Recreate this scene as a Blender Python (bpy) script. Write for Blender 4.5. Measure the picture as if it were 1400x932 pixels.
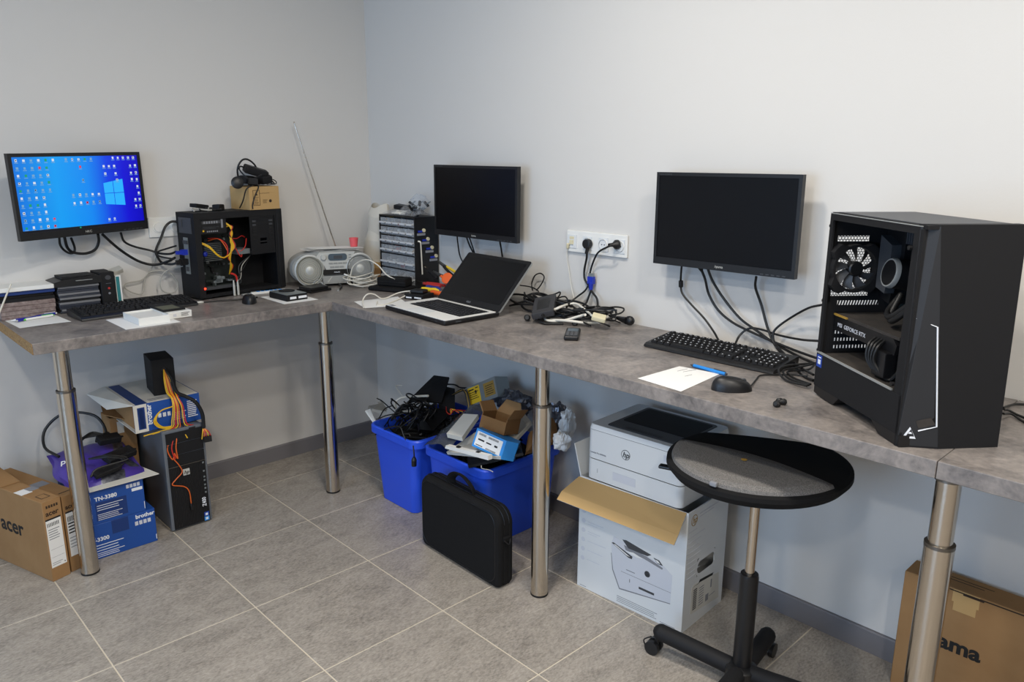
import bpy, bmesh, math, random
from mathutils import noise as mnoise
from mathutils import Matrix, Vector, Euler
from math import radians as R, sin, cos, pi

for o in list(bpy.data.objects):
    bpy.data.objects.remove(o)
S = bpy.context.scene
COL = S.collection
rnd = random.Random(7)

# ------------------------------------------------------------------ camera
cd = bpy.data.cameras.new('camera')
cd.sensor_width = 36.0
cd.lens = 1049.23 / 1400 * 36
cd.clip_start = .05
cam = bpy.data.objects.new('camera', cd)
COL.objects.link(cam)
yaw, pitch, roll = 2.3773, -.2379, .0058
dv = Vector((cos(pitch) * cos(yaw), cos(pitch) * sin(yaw), sin(pitch)))
rv = dv.cross(Vector((0, 0, 1))).normalized()
uv = rv.cross(dv)
r2 = rv * cos(roll) + uv * sin(roll)
u2 = uv * cos(roll) - rv * sin(roll)
cam.matrix_world = Matrix(((r2.x, u2.x, -dv.x, 3.4164), (r2.y, u2.y, -dv.y, -2.2589), (r2.z, u2.z, -dv.z, 1.4943), (0, 0, 0, 1)))
S.camera = cam

# ------------------------------------------------------------------ world, lights, exposure
CEIL = 2.62
RX, RY = 6.2, -5.2            # room extents
w = bpy.data.worlds.new('sky')
S.world = w
w.use_nodes = True
w.node_tree.nodes['Background'].inputs[0].default_value = (.62, .78, 1, 1)
w.node_tree.nodes['Background'].inputs[1].default_value = .6


def area(name, loc, rot, sx, sy, power, col, shape='RECTANGLE'):
    l = bpy.data.lights.new(name, 'AREA')
    l.shape = shape
    l.size, l.size_y, l.energy, l.color = sx, sy, power, col
    o = bpy.data.objects.new(name, l)
    COL.objects.link(o)
    o.location, o.rotation_euler = loc, rot
    return o


# daylight arriving through the window of the wall behind the camera
area('window_daylight', (2.2, RY - .25, 1.3), (R(90), 0, 0), 2.5, 1.8, 105, (.47, .70, 1))
S.view_settings.view_transform = 'Standard'
S.view_settings.look = 'None'
S.view_settings.gamma = 1
S.view_settings.use_curve_mapping = False
S.view_settings.exposure = 0.02
LAMPS = [(1.95, -1.13), (3.36, -1.13), (5.0, -1.13), (2.6, -2.36), (4.25, -2.36), (3.36, -3.62), (5.0, -3.62)]
LAMP_W = 19.5


# ------------------------------------------------------------------ materials
def lin(c):
    return tuple(((v / 255) / 12.92 if v / 255 <= .04045 else ((v / 255 + .055) / 1.055) ** 2.4) for v in c) + (1,)


def mat(name, rgb, rough=.5, metal=0.0, spec=.5, noise=None, bump=None, coat=0, alpha=1, sheen=0, trans=0):
    m = bpy.data.materials.new(name)
    m.use_nodes = True
    nt = m.node_tree
    b = nt.nodes['Principled BSDF']
    b.inputs['Base Color'].default_value = lin(rgb)
    b.inputs['Roughness'].default_value = rough
    b.inputs['Metallic'].default_value = metal
    b.inputs['Specular IOR Level'].default_value = spec
    b.inputs['Coat Weight'].default_value = coat
    b.inputs['Alpha'].default_value = alpha
    b.inputs['Sheen Weight'].default_value = sheen
    b.inputs['Transmission Weight'].default_value = trans
    if noise or bump:
        tc = nt.nodes.new('ShaderNodeTexCoord')
    if noise:                                   # (scale, rgb2, detail, stretch)
        sc, rgb2 = noise[0], noise[1]
        mp = nt.nodes.new('ShaderNodeMapping')
        if len(noise) > 3:
            mp.inputs['Scale'].default_value = noise[3]
        n = nt.nodes.new('ShaderNodeTexNoise')
        n.inputs['Scale'].default_value = sc
        n.inputs['Detail'].default_value = noise[2] if len(noise) > 2 else 4
        n.inputs['Roughness'].default_value = .62
        r = nt.nodes.new('ShaderNodeValToRGB')
        r.color_ramp.elements[0].position = .3
        r.color_ramp.elements[1].position = .7
        r.color_ramp.elements[0].color = lin(rgb2)
        r.color_ramp.elements[1].color = lin(rgb)
        nt.links.new(tc.outputs['Object'], mp.inputs['Vector'])
        nt.links.new(mp.outputs['Vector'], n.inputs['Vector'])
        nt.links.new(n.outputs['Fac'], r.inputs['Fac'])
        nt.links.new(r.outputs['Color'], b.inputs['Base Color'])
    if bump:                                    # (scale, strength)
        n2 = nt.nodes.new('ShaderNodeTexNoise')
        n2.inputs['Scale'].default_value = bump[0]
        n2.inputs['Detail'].default_value = 3
        bp = nt.nodes.new('ShaderNodeBump')
        bp.inputs['Strength'].default_value = bump[1]
        bp.inputs['Distance'].default_value = .004
        nt.links.new(tc.outputs['Object'], n2.inputs['Vector'])
        nt.links.new(n2.outputs['Fac'], bp.inputs['Height'])
        nt.links.new(bp.outputs['Normal'], b.inputs['Normal'])
    return m


def emis(name, rgb, st):
    m = bpy.data.materials.new(name)
    m.use_nodes = True
    b = m.node_tree.nodes['Principled BSDF']
    b.inputs['Base Color'].default_value = (0, 0, 0, 1)
    b.inputs['Emission Color'].default_value = lin(rgb)
    b.inputs['Emission Strength'].default_value = st
    b.inputs['Roughness'].default_value = .3
    return m


def film(name, rgb, fac, rough=.15, bumpy=0):
    """thin clear plastic or glass: mostly see-through, with a gloss"""
    m = bpy.data.materials.new(name)
    m.use_nodes = True
    nt = m.node_tree
    out = nt.nodes['Material Output']
    b = nt.nodes['Principled BSDF']
    b.inputs['Base Color'].default_value = lin(rgb)
    b.inputs['Roughness'].default_value = rough
    t = nt.nodes.new('ShaderNodeBsdfTransparent')
    t.inputs[0].default_value = (.95, .97, 1, 1)
    mx = nt.nodes.new('ShaderNodeMixShader')
    mx.inputs[0].default_value = fac
    nt.links.new(t.outputs[0], mx.inputs[1])
    nt.links.new(b.outputs[0], mx.inputs[2])
    nt.links.new(mx.outputs[0], out.inputs['Surface'])
    return m


def tile_mat():
    m = mat('stone_tile', (140, 134, 127), .42)
    nt = m.node_tree
    b = nt.nodes['Principled BSDF']
    tc = nt.nodes.new('ShaderNodeTexCoord')
    oi = nt.nodes.new('ShaderNodeObjectInfo')
    add = nt.nodes.new('ShaderNodeVectorMath')
    mul = nt.nodes.new('ShaderNodeVectorMath')
    mul.operation = 'SCALE'
    mul.inputs[3].default_value = 37
    cb = nt.nodes.new('ShaderNodeCombineXYZ')
    for k in range(3):
        nt.links.new(oi.outputs['Random'], cb.inputs[k])
    nt.links.new(cb.outputs[0], mul.inputs[0])
    nt.links.new(tc.outputs['Object'], add.inputs[0])
    nt.links.new(mul.outputs[0], add.inputs[1])
    mp = nt.nodes.new('ShaderNodeMapping')
    mp.inputs['Scale'].default_value = (2.2, 1, 1)
    mp.inputs['Rotation'].default_value = (0, 0, .5)
    nt.links.new(add.outputs[0], mp.inputs['Vector'])
    n1 = nt.nodes.new('ShaderNodeTexNoise')
    n1.inputs['Scale'].default_value = 7
    n1.inputs['Detail'].default_value = 12
    n1.inputs['Roughness'].default_value = .76
    n1.inputs['Distortion'].default_value = .6
    n2 = nt.nodes.new('ShaderNodeTexNoise')
    n2.inputs['Scale'].default_value = 75
    n2.inputs['Detail'].default_value = 6
    n2.inputs['Roughness'].default_value = .7
    nt.links.new(mp.outputs[0], n1.inputs['Vector'])
    nt.links.new(mp.outputs[0], n2.inputs['Vector'])
    mm = nt.nodes.new('ShaderNodeMath')
    mm.operation = 'MULTIPLY_ADD'
    mm.inputs[1].default_value = .55
    nt.links.new(n2.outputs['Fac'], mm.inputs[0])
    m2 = nt.nodes.new('ShaderNodeMath')
    m2.operation = 'MULTIPLY'
    m2.inputs[1].default_value = .45
    nt.links.new(n1.outputs['Fac'], m2.inputs[0])
    nt.links.new(m2.outputs[0], mm.inputs[2])
    r = nt.nodes.new('ShaderNodeValToRGB')
    e = r.color_ramp.elements
    e[0].position, e[0].color = .36, lin((112, 106, 99))
    e[1].position, e[1].color = .66, lin((180, 172, 162))
    k = e.new(.5)
    k.color = lin((152, 145, 136))
    nt.links.new(mm.outputs[0], r.inputs['Fac'])
    nt.links.new(r.outputs['Color'], b.inputs['Base Color'])
    bp = nt.nodes.new('ShaderNodeBump')
    bp.inputs['Strength'].default_value = .12
    bp.inputs['Distance'].default_value = .003
    nt.links.new(mm.outputs[0], bp.inputs['Height'])
    nt.links.new(bp.outputs['Normal'], b.inputs['Normal'])
    return m


def concrete_mat():
    m = mat('concrete_laminate', (118, 112, 110), .38)
    nt = m.node_tree
    b = nt.nodes['Principled BSDF']
    tc = nt.nodes.new('ShaderNodeTexCoord')
    n1 = nt.nodes.new('ShaderNodeTexNoise')
    n1.inputs['Scale'].default_value = 9
    n1.inputs['Detail'].default_value = 10
    n1.inputs['Roughness'].default_value = .74
    n1.inputs['Distortion'].default_value = .5
    n2 = nt.nodes.new('ShaderNodeTexNoise')
    n2.inputs['Scale'].default_value = 70
    n2.inputs['Detail'].default_value = 5
    nt.links.new(tc.outputs['Object'], n1.inputs['Vector'])
    nt.links.new(tc.outputs['Object'], n2.inputs['Vector'])
    mx = nt.nodes.new('ShaderNodeMath')
    mx.operation = 'MULTIPLY_ADD'
    mx.inputs[1].default_value = .25
    nt.links.new(n2.outputs['Fac'], mx.inputs[0])
    m2 = nt.nodes.new('ShaderNodeMath')
    m2.operation = 'MULTIPLY'
    m2.inputs[1].default_value = .75
    nt.links.new(n1.outputs['Fac'], m2.inputs[0])
    nt.links.new(m2.outputs[0], mx.inputs[2])
    r = nt.nodes.new('ShaderNodeValToRGB')
    e = r.color_ramp.elements
    e[0].position, e[0].color = .36, lin((88, 84, 83))
    e[1].position, e[1].color = .66, lin((152, 144, 138))
    nt.links.new(mx.outputs[0], r.inputs['Fac'])
    nt.links.new(r.outputs['Color'], b.inputs['Base Color'])
    return m


def screen_mat():
    """the lit desktop picture: blue gradient with a pale beam from the window emblem"""
    m = bpy.data.materials.new('desktop_picture')
    m.use_nodes = True
    nt = m.node_tree
    b = nt.nodes['Principled BSDF']
    b.inputs['Base Color'].default_value = (0, 0, 0, 1)
    b.inputs['Roughness'].default_value = .3
    tc = nt.nodes.new('ShaderNodeTexCoord')
    sp = nt.nodes.new('ShaderNodeSeparateXYZ')
    nt.links.new(tc.outputs['Generated'], sp.inputs[0])
    r = nt.nodes.new('ShaderNodeValToRGB')
    e = r.color_ramp.elements
    e[0].position, e[0].color = 0.0, lin((0, 118, 226))
    e[1].position, e[1].color = 1.0, lin((8, 0, 190))
    for pos, c in ((.3, (0, 158, 246)), (.55, (0, 138, 244)), (.72, (4, 62, 230)), (.86, (10, 8, 214))):
        k = e.new(pos)
        k.color = lin(c)
    nt.links.new(sp.outputs['X'], r.inputs['Fac'])
    nt.links.new(r.outputs['Color'], b.inputs['Emission Color'])
    b.inputs['Emission Strength'].default_value = .95
    return m


M = {}
M['wall'] = mat('wall_paint', (207, 205, 201), .85, spec=.25, bump=(160, .05))
M['wallg'] = mat('unseen_wall_grey', (158, 158, 160), .85, spec=.25)  # unseen walls toned darker to give the steel legs dark reflections
M['ceiling'] = mat('ceiling_white', (225, 225, 222), .9)
M['skirting'] = mat('grey_skirting', (112, 110, 113), .5)
M['grout'] = mat('grout', (206, 196, 178), .9)
M['tile'] = tile_mat()
M['worktop'] = concrete_mat()
M['chip'] = mat('chipboard', (178, 142, 92), .9, noise=(220, (108, 78, 44), 3))
M['steel'] = mat('brushed_steel', (200, 191, 178), .15, metal=1)
M['steel_d'] = mat('steel_collar', (120, 116, 110), .35, metal=1)
M['black'] = mat('black_plastic', (17, 17, 19), .42)
M['blackm'] = mat('matt_black_plastic', (22, 22, 24), .68, spec=.3)
M['blackg'] = mat('gloss_black', (9, 9, 11), .12)
M['screen_off'] = mat('dark_screen', (9, 9, 12), .3, spec=.22)
M['rubber'] = mat('black_cable', (13, 13, 14), .5)
M['wcable'] = mat('white_cable', (216, 212, 200), .5)
M['gcable'] = mat('grey_cable', (170, 168, 160), .5)
M['white'] = mat('white_plastic', (226, 226, 222), .4)
M['whitep'] = mat('printer_white', (214, 217, 218), .45)
M['cream'] = mat('cream_plastic', (214, 205, 172), .5)
M['paper'] = mat('white_paper', (226, 226, 224), .9, spec=.1)
M['paperw'] = mat('off_white_card', (206, 204, 196), .85, spec=.1)
M['card'] = mat('cardboard', (156, 122, 84), .9, spec=.1, noise=(9, (146, 112, 76), 5))
M['cardl'] = mat('pale_cardboard', (184, 152, 104), .9, spec=.1)
M['cardd'] = mat('kraft_cardboard', (132, 100, 66), .9, spec=.1, noise=(7, (124, 92, 60), 5))
M['ink'] = mat('black_ink', (20, 19, 19), .8)
M['inkb'] = mat('brown_black_ink', (48, 34, 22), .85)
M['inkg'] = mat('grey_ink', (128, 130, 136), .85)
M['inkw'] = mat('white_ink', (225, 228, 232), .8)
M['inkt'] = mat('pale_print_grey', (200, 203, 210), .85)
M['blue'] = mat('blue_carton', (22, 72, 150), .5)
M['blued'] = mat('dark_blue_print', (16, 50, 112), .55)
M['bin'] = mat('blue_bin_plastic', (40, 82, 214), .38)
M['vga'] = mat('vga_blue', (28, 50, 170), .45)
M['silver'] = mat('silver_plastic', (160, 162, 160), .36, metal=.35)
M['silverl'] = mat('light_silver_plastic', (190, 191, 186), .4, metal=.15)
M['grille'] = mat('speaker_grille', (168, 166, 154), .55, metal=.3)
M['gdark'] = mat('dark_grey_plastic', (62, 64, 68), .5)
M['lcd'] = mat('lcd_grey', (72, 86, 96), .3)
M['galv'] = mat('galvanised_sheet', (150, 158, 160), .4, metal=.7)
M['pcgrey'] = mat('pc_side_panel', (104, 110, 118), .42, metal=.2)
M['dust'] = mat('dusty_black', (58, 52, 47), .85, noise=(30, (36, 33, 31), 5))
M['pcb'] = mat('circuit_board', (22, 30, 28), .6)
M['yellow'] = mat('yellow_wire', (214, 170, 30), .5)
M['red'] = mat('red_wire', (190, 40, 30), .5)
M['orange'] = mat('orange_wire', (210, 96, 34), .5)
M['yellowl'] = mat('yellow_label', (226, 182, 22), .6)
M['goldl'] = mat('gold_label', (158, 124, 52), .6)
M['fabric'] = mat('grey_felt', (134, 131, 128), .95, spec=.1, noise=(420, (78, 77, 76), 3), bump=(500, .4))
M['nylon'] = mat('black_nylon', (22, 22, 23), .85, spec=.2, bump=(900, .3))
M['pink'] = mat('pink_plastic', (226, 92, 98), .5)
M['bagw'] = mat('white_paper_bag', (205, 200, 188), .8, spec=.15)
M['purple'] = mat('purple_bag', (70, 52, 142), .35)
M['foil'] = mat('foil_bag', (118, 120, 128), .3, metal=.6, noise=(60, (50, 52, 60), 4))
M['clear'] = film('clear_plastic', (205, 208, 210), .26)
M['clearbag'] = film('clear_bag', (190, 192, 196), .3)
M['clearthin'] = film('thin_clear_bag', (200, 203, 206), .16)
M['bagdark'] = film('grey_antistatic_bag', (74, 78, 84), .86, .18)
M['glass'] = film('window_glass', (230, 235, 240), .08, .02)
M['teal'] = mat('teal_print', (40, 120, 124), .6)
M['penblue'] = mat('pen_blue', (30, 34, 150), .4)
M['penlight'] = mat('pen_light_blue', (36, 128, 206), .35)
M['green'] = mat('pen_green', (90, 190, 40), .4)
M['skyblue'] = mat('light_blue_carton', (48, 138, 214), .5)
M['cdgrey'] = mat('disc_case', (54, 57, 66), .3)
M['cdlight'] = mat('disc_case_edge', (116, 116, 118), .35)
M['browndisc'] = mat('printed_sleeves', (150, 136, 130), .6, noise=(60, (104, 84, 80), 4))
M['olive'] = mat('olive_print', (84, 86, 66), .4)
M['brick'] = mat('dark_grey_brick', (46, 46, 49), .6)
M['frost'] = film('frosted_plastic', (222, 224, 226), .75, .3)
M['chamfer'] = mat('satin_dark_grey', (36, 37, 40), .5)
M['led'] = emis('red_led', (255, 40, 20), 9)
M['lamp'] = emis('lamp_panel', (255, 246, 232), 5)
M['screen_on'] = screen_mat()
M['logo_pane'] = emis('screen_emblem', (40, 176, 255), 1.0)
M['icon_w'] = emis('screen_icon_white', (220, 230, 240), .9)
M['icon_g'] = emis('screen_icon_grey', (120, 170, 210), .9)
M['icon_r'] = emis('screen_icon_red', (226, 60, 70), .9)
M['icon_k'] = emis('screen_taskbar', (8, 12, 26), .8)
M['icon_e'] = emis('screen_icon_green', (30, 170, 120), .8)
M['dkblue'] = mat('blue_grip', (28, 48, 130), .5)
M['orangep'] = mat('orange_grip', (226, 96, 36), .5)
M['redp'] = mat('red_grip', (176, 44, 40), .5)
M['yellowp'] = mat('yellow_grip', (226, 196, 40), .5)
M['intel'] = mat('blue_sticker', (26, 66, 160), .4)


# ------------------------------------------------------------------ mesh builder
_rb = {}


def rot3(e):
    return Euler(e).to_matrix().to_4x4()


class B:
    def __init__(s):
        s.v, s.f, s.m = [], [], []
        s.T = None

    def add(s, vs, fs, mi=0, T=None):
        n = len(s.v)
        for p in vs:
            q = Vector(p)
            if T is not None:
                q = T @ q
            if s.T is not None:
                q = s.T @ q
            s.v.append(q)
        for f in fs:
            s.f.append([n + i for i in f])
            s.m.append(mi)
        return s

    def box(s, c, d, mi=0, rot=None):
        T = Matrix.Translation(c)
        if rot:
            T = T @ rot3(rot)
        x, y, z = d[0] / 2, d[1] / 2, d[2] / 2
        vs = [(-x, -y, -z), (x, -y, -z), (x, y, -z), (-x, y, -z), (-x, -y, z), (x, -y, z), (x, y, z), (-x, y, z)]
        return s.add(vs, [(0, 3, 2, 1), (4, 5, 6, 7), (0, 1, 5, 4), (1, 2, 6, 5), (2, 3, 7, 6), (3, 0, 4, 7)], mi, T)

    def bb(s, a, b, mi=0):
        return s.box([(a[i] + b[i]) / 2 for i in range(3)], [abs(b[i] - a[i]) for i in range(3)], mi)

    def rbox(s, c, d, r, mi=0, seg=2, rot=None):
        key = (tuple(round(k, 5) for k in d), round(r, 5), seg)
        if key not in _rb:
            bm = bmesh.new()
            bmesh.ops.create_cube(bm, size=1)
            for v in bm.verts:
                v.co = Vector((v.co.x * d[0], v.co.y * d[1], v.co.z * d[2]))
            bmesh.ops.bevel(bm, geom=bm.edges[:], offset=r, segments=seg, profile=.5, affect='EDGES')
            bm.verts.index_update()
            _rb[key] = ([v.co.copy() for v in bm.verts], [[v.index for v in f.verts] for f in bm.faces])
            bm.free()
        T = Matrix.Translation(c)
        if rot:
            T = T @ rot3(rot)
        return s.add(*_rb[key], mi, T)

    def prism(s, poly, a, b, ax='z', mi=0, poly2=None):
        """polygon (u,v) extruded along axis from a to b; ax z:(x,y) y:(x,z) x:(y,z)"""
        mk = {'z': lambda u, v, t: (u, v, t), 'y': lambda u, v, t: (u, t, v), 'x': lambda u, v, t: (t, u, v)}[ax]
        n = len(poly)
        p2 = poly2 or poly
        vs = [mk(u, v, a) for u, v in poly] + [mk(u, v, b) for u, v in p2]
        fs = [list(range(n))[::-1], list(range(n, 2 * n))] + [(i, (i + 1) % n, n + (i + 1) % n, n + i) for i in range(n)]
        if ax == 'y':
            fs = [f[::-1] for f in fs]
        return s.add(vs, fs, mi)

    def quad(s, a, b, c, d, mi=0):
        return s.add([a, b, c, d], [(0, 1, 2, 3)], mi)

    def lathe(s, prof, c=(0, 0, 0), ax='z', n=24, mi=0, rot=None, caps=True):
        vs, fs = [], []
        for r, h in prof:
            for k in range(n):
                a = 2 * pi * k / n
                vs.append((r * cos(a), r * sin(a), h))
        for i in range(len(prof) - 1):
            for k in range(n):
                fs.append((i * n + k, i * n + (k + 1) % n, (i + 1) * n + (k + 1) % n, (i + 1) * n + k))
        if caps:
            if prof[0][0] > 1e-5:
                fs.append(list(range(n))[::-1])
            if prof[-1][0] > 1e-5:
                fs.append([(len(prof) - 1) * n + k for k in range(n)])
        T = Matrix.Translation(c)
        if rot:
            T = T @ rot3(rot)
        elif ax == 'x':
            T = T @ rot3((0, pi / 2, 0))
        elif ax == 'y':
            T = T @ rot3((-pi / 2, 0, 0))
        return s.add(vs, fs, mi, T)

    def cyl(s, a, b, r, n=10, mi=0, r2=None):
        a, b = Vector(a), Vector(b)
        d = b - a
        q = d.to_track_quat('Z', 'Y').to_matrix().to_4x4()
        vs, fs = [], []
        for (rr, h) in ((r, 0), (r if r2 is None else r2, d.length)):
            for k in range(n):
                t = 2 * pi * k / n
                vs.append((rr * cos(t), rr * sin(t), h))
        fs = [list(range(n))[::-1], list(range(n, 2 * n))] + [(i, (i + 1) % n, n + (i + 1) % n, n + i) for i in range(n)]
        return s.add(vs, fs, mi, Matrix.Translation(a) @ q)

    def tube(s, pts, r, n=6, mi=0, sub=5, smooth=True, flat=1.0):
        P = [Vector(p) for p in pts]
        if smooth and len(P) > 2:
            E_ = [P[0] * 2 - P[1]] + P + [P[-1] * 2 - P[-2]]
            Q = []
            for i in range(1, len(E_) - 2):
                a, b, c, d = E_[i - 1:i + 3]
                for k in range(sub):
                    t = k / sub
                    Q.append(.5 * ((2 * b) + (c - a) * t + (2 * a - 5 * b + 4 * c - d) * t * t + (3 * b - a - 3 * c + d) * t ** 3))
            P = Q + [P[-1]]
        up = Vector((0, 0, 1))
        vs, fs = [], []
        d0 = (P[1] - P[0]).normalized()
        nrm = d0.orthogonal().normalized()
        for i, q in enumerate(P):
            d = (P[min(i + 1, len(P) - 1)] - P[max(i - 1, 0)])
            if d.length < 1e-9:
                d = d0
            d = d.normalized()
            nrm = (nrm - d * nrm.dot(d))
            nrm = nrm.normalized() if nrm.length > 1e-6 else d.orthogonal().normalized()
            bn = d.cross(nrm)
            for k in range(n):
                a = 2 * pi * k / n
                vs.append(q + nrm * (r * cos(a)) + bn * (r * flat * sin(a)))
            d0 = d
        L = len(P)
        for i in range(L - 1):
            for k in range(n):
                fs.append((i * n + k, i * n + (k + 1) % n, (i + 1) * n + (k + 1) % n, (i + 1) * n + k))
        fs.append(list(range(n))[::-1])
        fs.append([(L - 1) * n + k for k in range(n)])
        return s.add(vs, fs, mi)

    def ball(s, c, r, mi=0, n=12, rot=None):
        """ellipsoid with radii r"""
        if isinstance(r, (int, float)):
            r = (r, r, r)
        m = n // 2
        vs, fs = [(0, 0, -r[2])], []
        for i in range(1, m):
            t = -pi / 2 + pi * i / m
            for k in range(n):
                a = 2 * pi * k / n
                vs.append((r[0] * cos(t) * cos(a), r[1] * cos(t) * sin(a), r[2] * sin(t)))
        vs.append((0, 0, r[2]))
        for k in range(n):
            fs.append((0, 1 + (k + 1) % n, 1 + k))
            fs.append((len(vs) - 1, 1 + (m - 2) * n + k, 1 + (m - 2) * n + (k + 1) % n))
        for i in range(m - 2):
            for k in range(n):
                fs.append((1 + i * n + k, 1 + i * n + (k + 1) % n, 1 + (i + 1) * n + (k + 1) % n, 1 + (i + 1) * n + k))
        T = Matrix.Translation(c)
        if rot:
            T = T @ rot3(rot)
        return s.add(vs, fs, mi, T)

    def grid(s, fn, nu, nv, mi=0, thick=0):
        vs = [fn(i / nu, j / nv) for j in range(nv + 1) for i in range(nu + 1)]
        fs = [(j * (nu + 1) + i, j * (nu + 1) + i + 1, (j + 1) * (nu + 1) + i + 1, (j + 1) * (nu + 1) + i) for j in range(nv) for i in range(nu)]
        return s.add(vs, fs, mi)

    def build(s, name, mats, parent=None, smooth=False, loc=None, rot=None):
        me = bpy.data.meshes.new(name)
        me.from_pydata([tuple(v) for v in s.v], [], s.f)
        if not isinstance(mats, (list, tuple)):
            mats = [mats]
        for k in mats:
            me.materials.append(M[k] if isinstance(k, str) else k)
        if len(mats) > 1:
            me.polygons.foreach_set('material_index', s.m)
        if smooth:
            me.polygons.foreach_set('use_smooth', [True] * len(me.polygons))
            me.set_sharp_from_angle(angle=R(38))
            wn_ = True
        else:
            wn_ = False
        me.update()
        o = bpy.data.objects.new(name, me)
        COL.objects.link(o)
        if wn_:
            o.modifiers.new('weighted_normal', 'WEIGHTED_NORMAL').keep_sharp = True
        if parent is not None:
            o.parent = parent
        if loc:
            o.location = loc
        if rot:
            o.rotation_euler = rot
        return o


def tag(o, label, cat, group=None, kind=None):
    o['label'], o['category'] = label, cat
    if group:
        o['group'] = group
    if kind:
        o['kind'] = kind
    return o


def thing(name, label, cat, loc=(0, 0, 0), rz=0, group=None, rot=None):
    o = bpy.data.objects.new(name, None)
    o.empty_display_size = .05
    COL.objects.link(o)
    o.location = loc
    o.rotation_euler = rot if rot else (0, 0, R(rz))
    return tag(o, label, cat, group)


def struct(o):
    o['kind'] = 'structure'
    return o


def copy_tree(o, parent=None):
    c = o.copy()
    COL.objects.link(c)
    c.parent = parent
    for ch in list(o.children):
        copy_tree(ch, c)
    return c


FRONT = ((1, 0, 0), (0, 0, 1))       # decal directions: along the face, up the face
TOP = ((1, 0, 0), (0, 1, 0))
RIGHT = ((0, 1, 0), (0, 0, 1))
LEFT = ((0, -1, 0), (0, 0, 1))


def fm(o, d, lift=.0006):
    x, y = Vector(d[0]).normalized(), Vector(d[1]).normalized()
    z = x.cross(y)
    p = Vector(o) + z * lift
    return Matrix(((x.x, y.x, z.x, p.x), (x.y, y.y, z.y, p.y), (x.z, y.z, z.z, p.z), (0, 0, 0, 1)))


def text(s, size, m, parent, o, d=FRONT, name='lettering', al='LEFT', shear=0, bold=0, sx=1, rz=0, lift=.0005):
    cu = bpy.data.curves.new('t', 'FONT')
    cu.body, cu.size, cu.extrude, cu.align_x = s, size, .0002, al
    cu.shear, cu.offset = shear, bold
    cu.resolution_u = 3
    t = bpy.data.objects.new('t', cu)
    COL.objects.link(t)
    bpy.context.view_layer.update()
    me = bpy.data.meshes.new_from_object(t.evaluated_get(bpy.context.evaluated_depsgraph_get()))
    bpy.data.objects.remove(t)
    bpy.data.curves.remove(cu)
    me.transform(fm(o, d, lift) @ Matrix.Rotation(rz, 4, 'Z') @ Matrix.Diagonal((sx, 1, 1, 1)))
    me.materials.clear()
    me.materials.append(M[m])
    me.name = name
    ob = bpy.data.objects.new(name, me)
    COL.objects.link(ob)
    ob.parent = parent
    return ob


def decal(rects, mats, parent, o, d=FRONT, name='printed_label', lift=.0004):
    """flat print: rects (u0,v0,u1,v1,material index) or polygons ([(u,v)..], mi)"""
    b = B()
    T = fm(o, d, 0)
    for k, q in enumerate(rects):
        if len(q) == 2:
            pts, mi = q
        else:
            u0, v0, u1, v1, mi = q
            pts = [(u0, v0), (u1, v0), (u1, v1), (u0, v1)]
        n = len(pts)
        h = lift + mi * .00012
        b.add([(u, v, h) for u, v in pts] + [(u, v, 0) for u, v in pts], [list(range(n))] + [(n + i, n + (i + 1) % n, (i + 1) % n, i) for i in range(n)], mi, T)
    o = b.build(name, mats, parent)
    if name in ('printed_text', 'tray_handle_marks'):
        o['kind'] = 'stuff'          # small print and the flat-drawn tray handle, kept whole
    return o


def rows(u0, u1, v0, n, step, h, mi, ragged=.25, seed=1):
    """rows of small print as thin bars"""
    rr = random.Random(seed)
    return [(u0, v0 - i * step, u1 - rr.random() * ragged * (u1 - u0), v0 - i * step + h, mi) for i in range(n)]


def disc(c, r, n=20, sx=1):
    return [(c[0] + r * sx * cos(2 * pi * k / n), c[1] + r * sin(2 * pi * k / n)) for k in range(n)]


def rrect(x0, y0, x1, y1, r, n=4):
    P = []
    for cx, cy, a in ((x1 - r, y1 - r, 0), (x0 + r, y1 - r, 90), (x0 + r, y0 + r, 180), (x1 - r, y0 + r, 270)):
        for k in range(n + 1):
            t = R(a + 90 * k / n)
            P.append((cx + r * cos(t), cy + r * sin(t)))
    return P


def rod(pts, r, name, m, label, cat, group=None, n=6, sub=5, plugs=(), smooth=True):
    """a loose cable as one thing; plugs: (end index 0/-1, builder kind, material)"""
    b = B()
    b.tube(pts, r, n, 0, sub)
    o = b.build(name, m, None, True)
    tag(o, label, cat, group)
    P = [Vector(p) for p in pts]
    for end, ln, rad, pm in plugs:
        a, c = (P[0], P[1]) if end == 0 else (P[-1], P[-2])
        d = (a - c).normalized()
        pb = B()
        pb.cyl(a - d * ln * .35, a + d * ln * .1, rad * .6, 10, 0, rad)
        pb.cyl(a + d * ln * .1, a + d * ln, rad, 10, 0, rad * .92)
        pb.build('plug', pm, o, True)
    return o


Z = .8865     # worktop height
THK = .039

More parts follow.
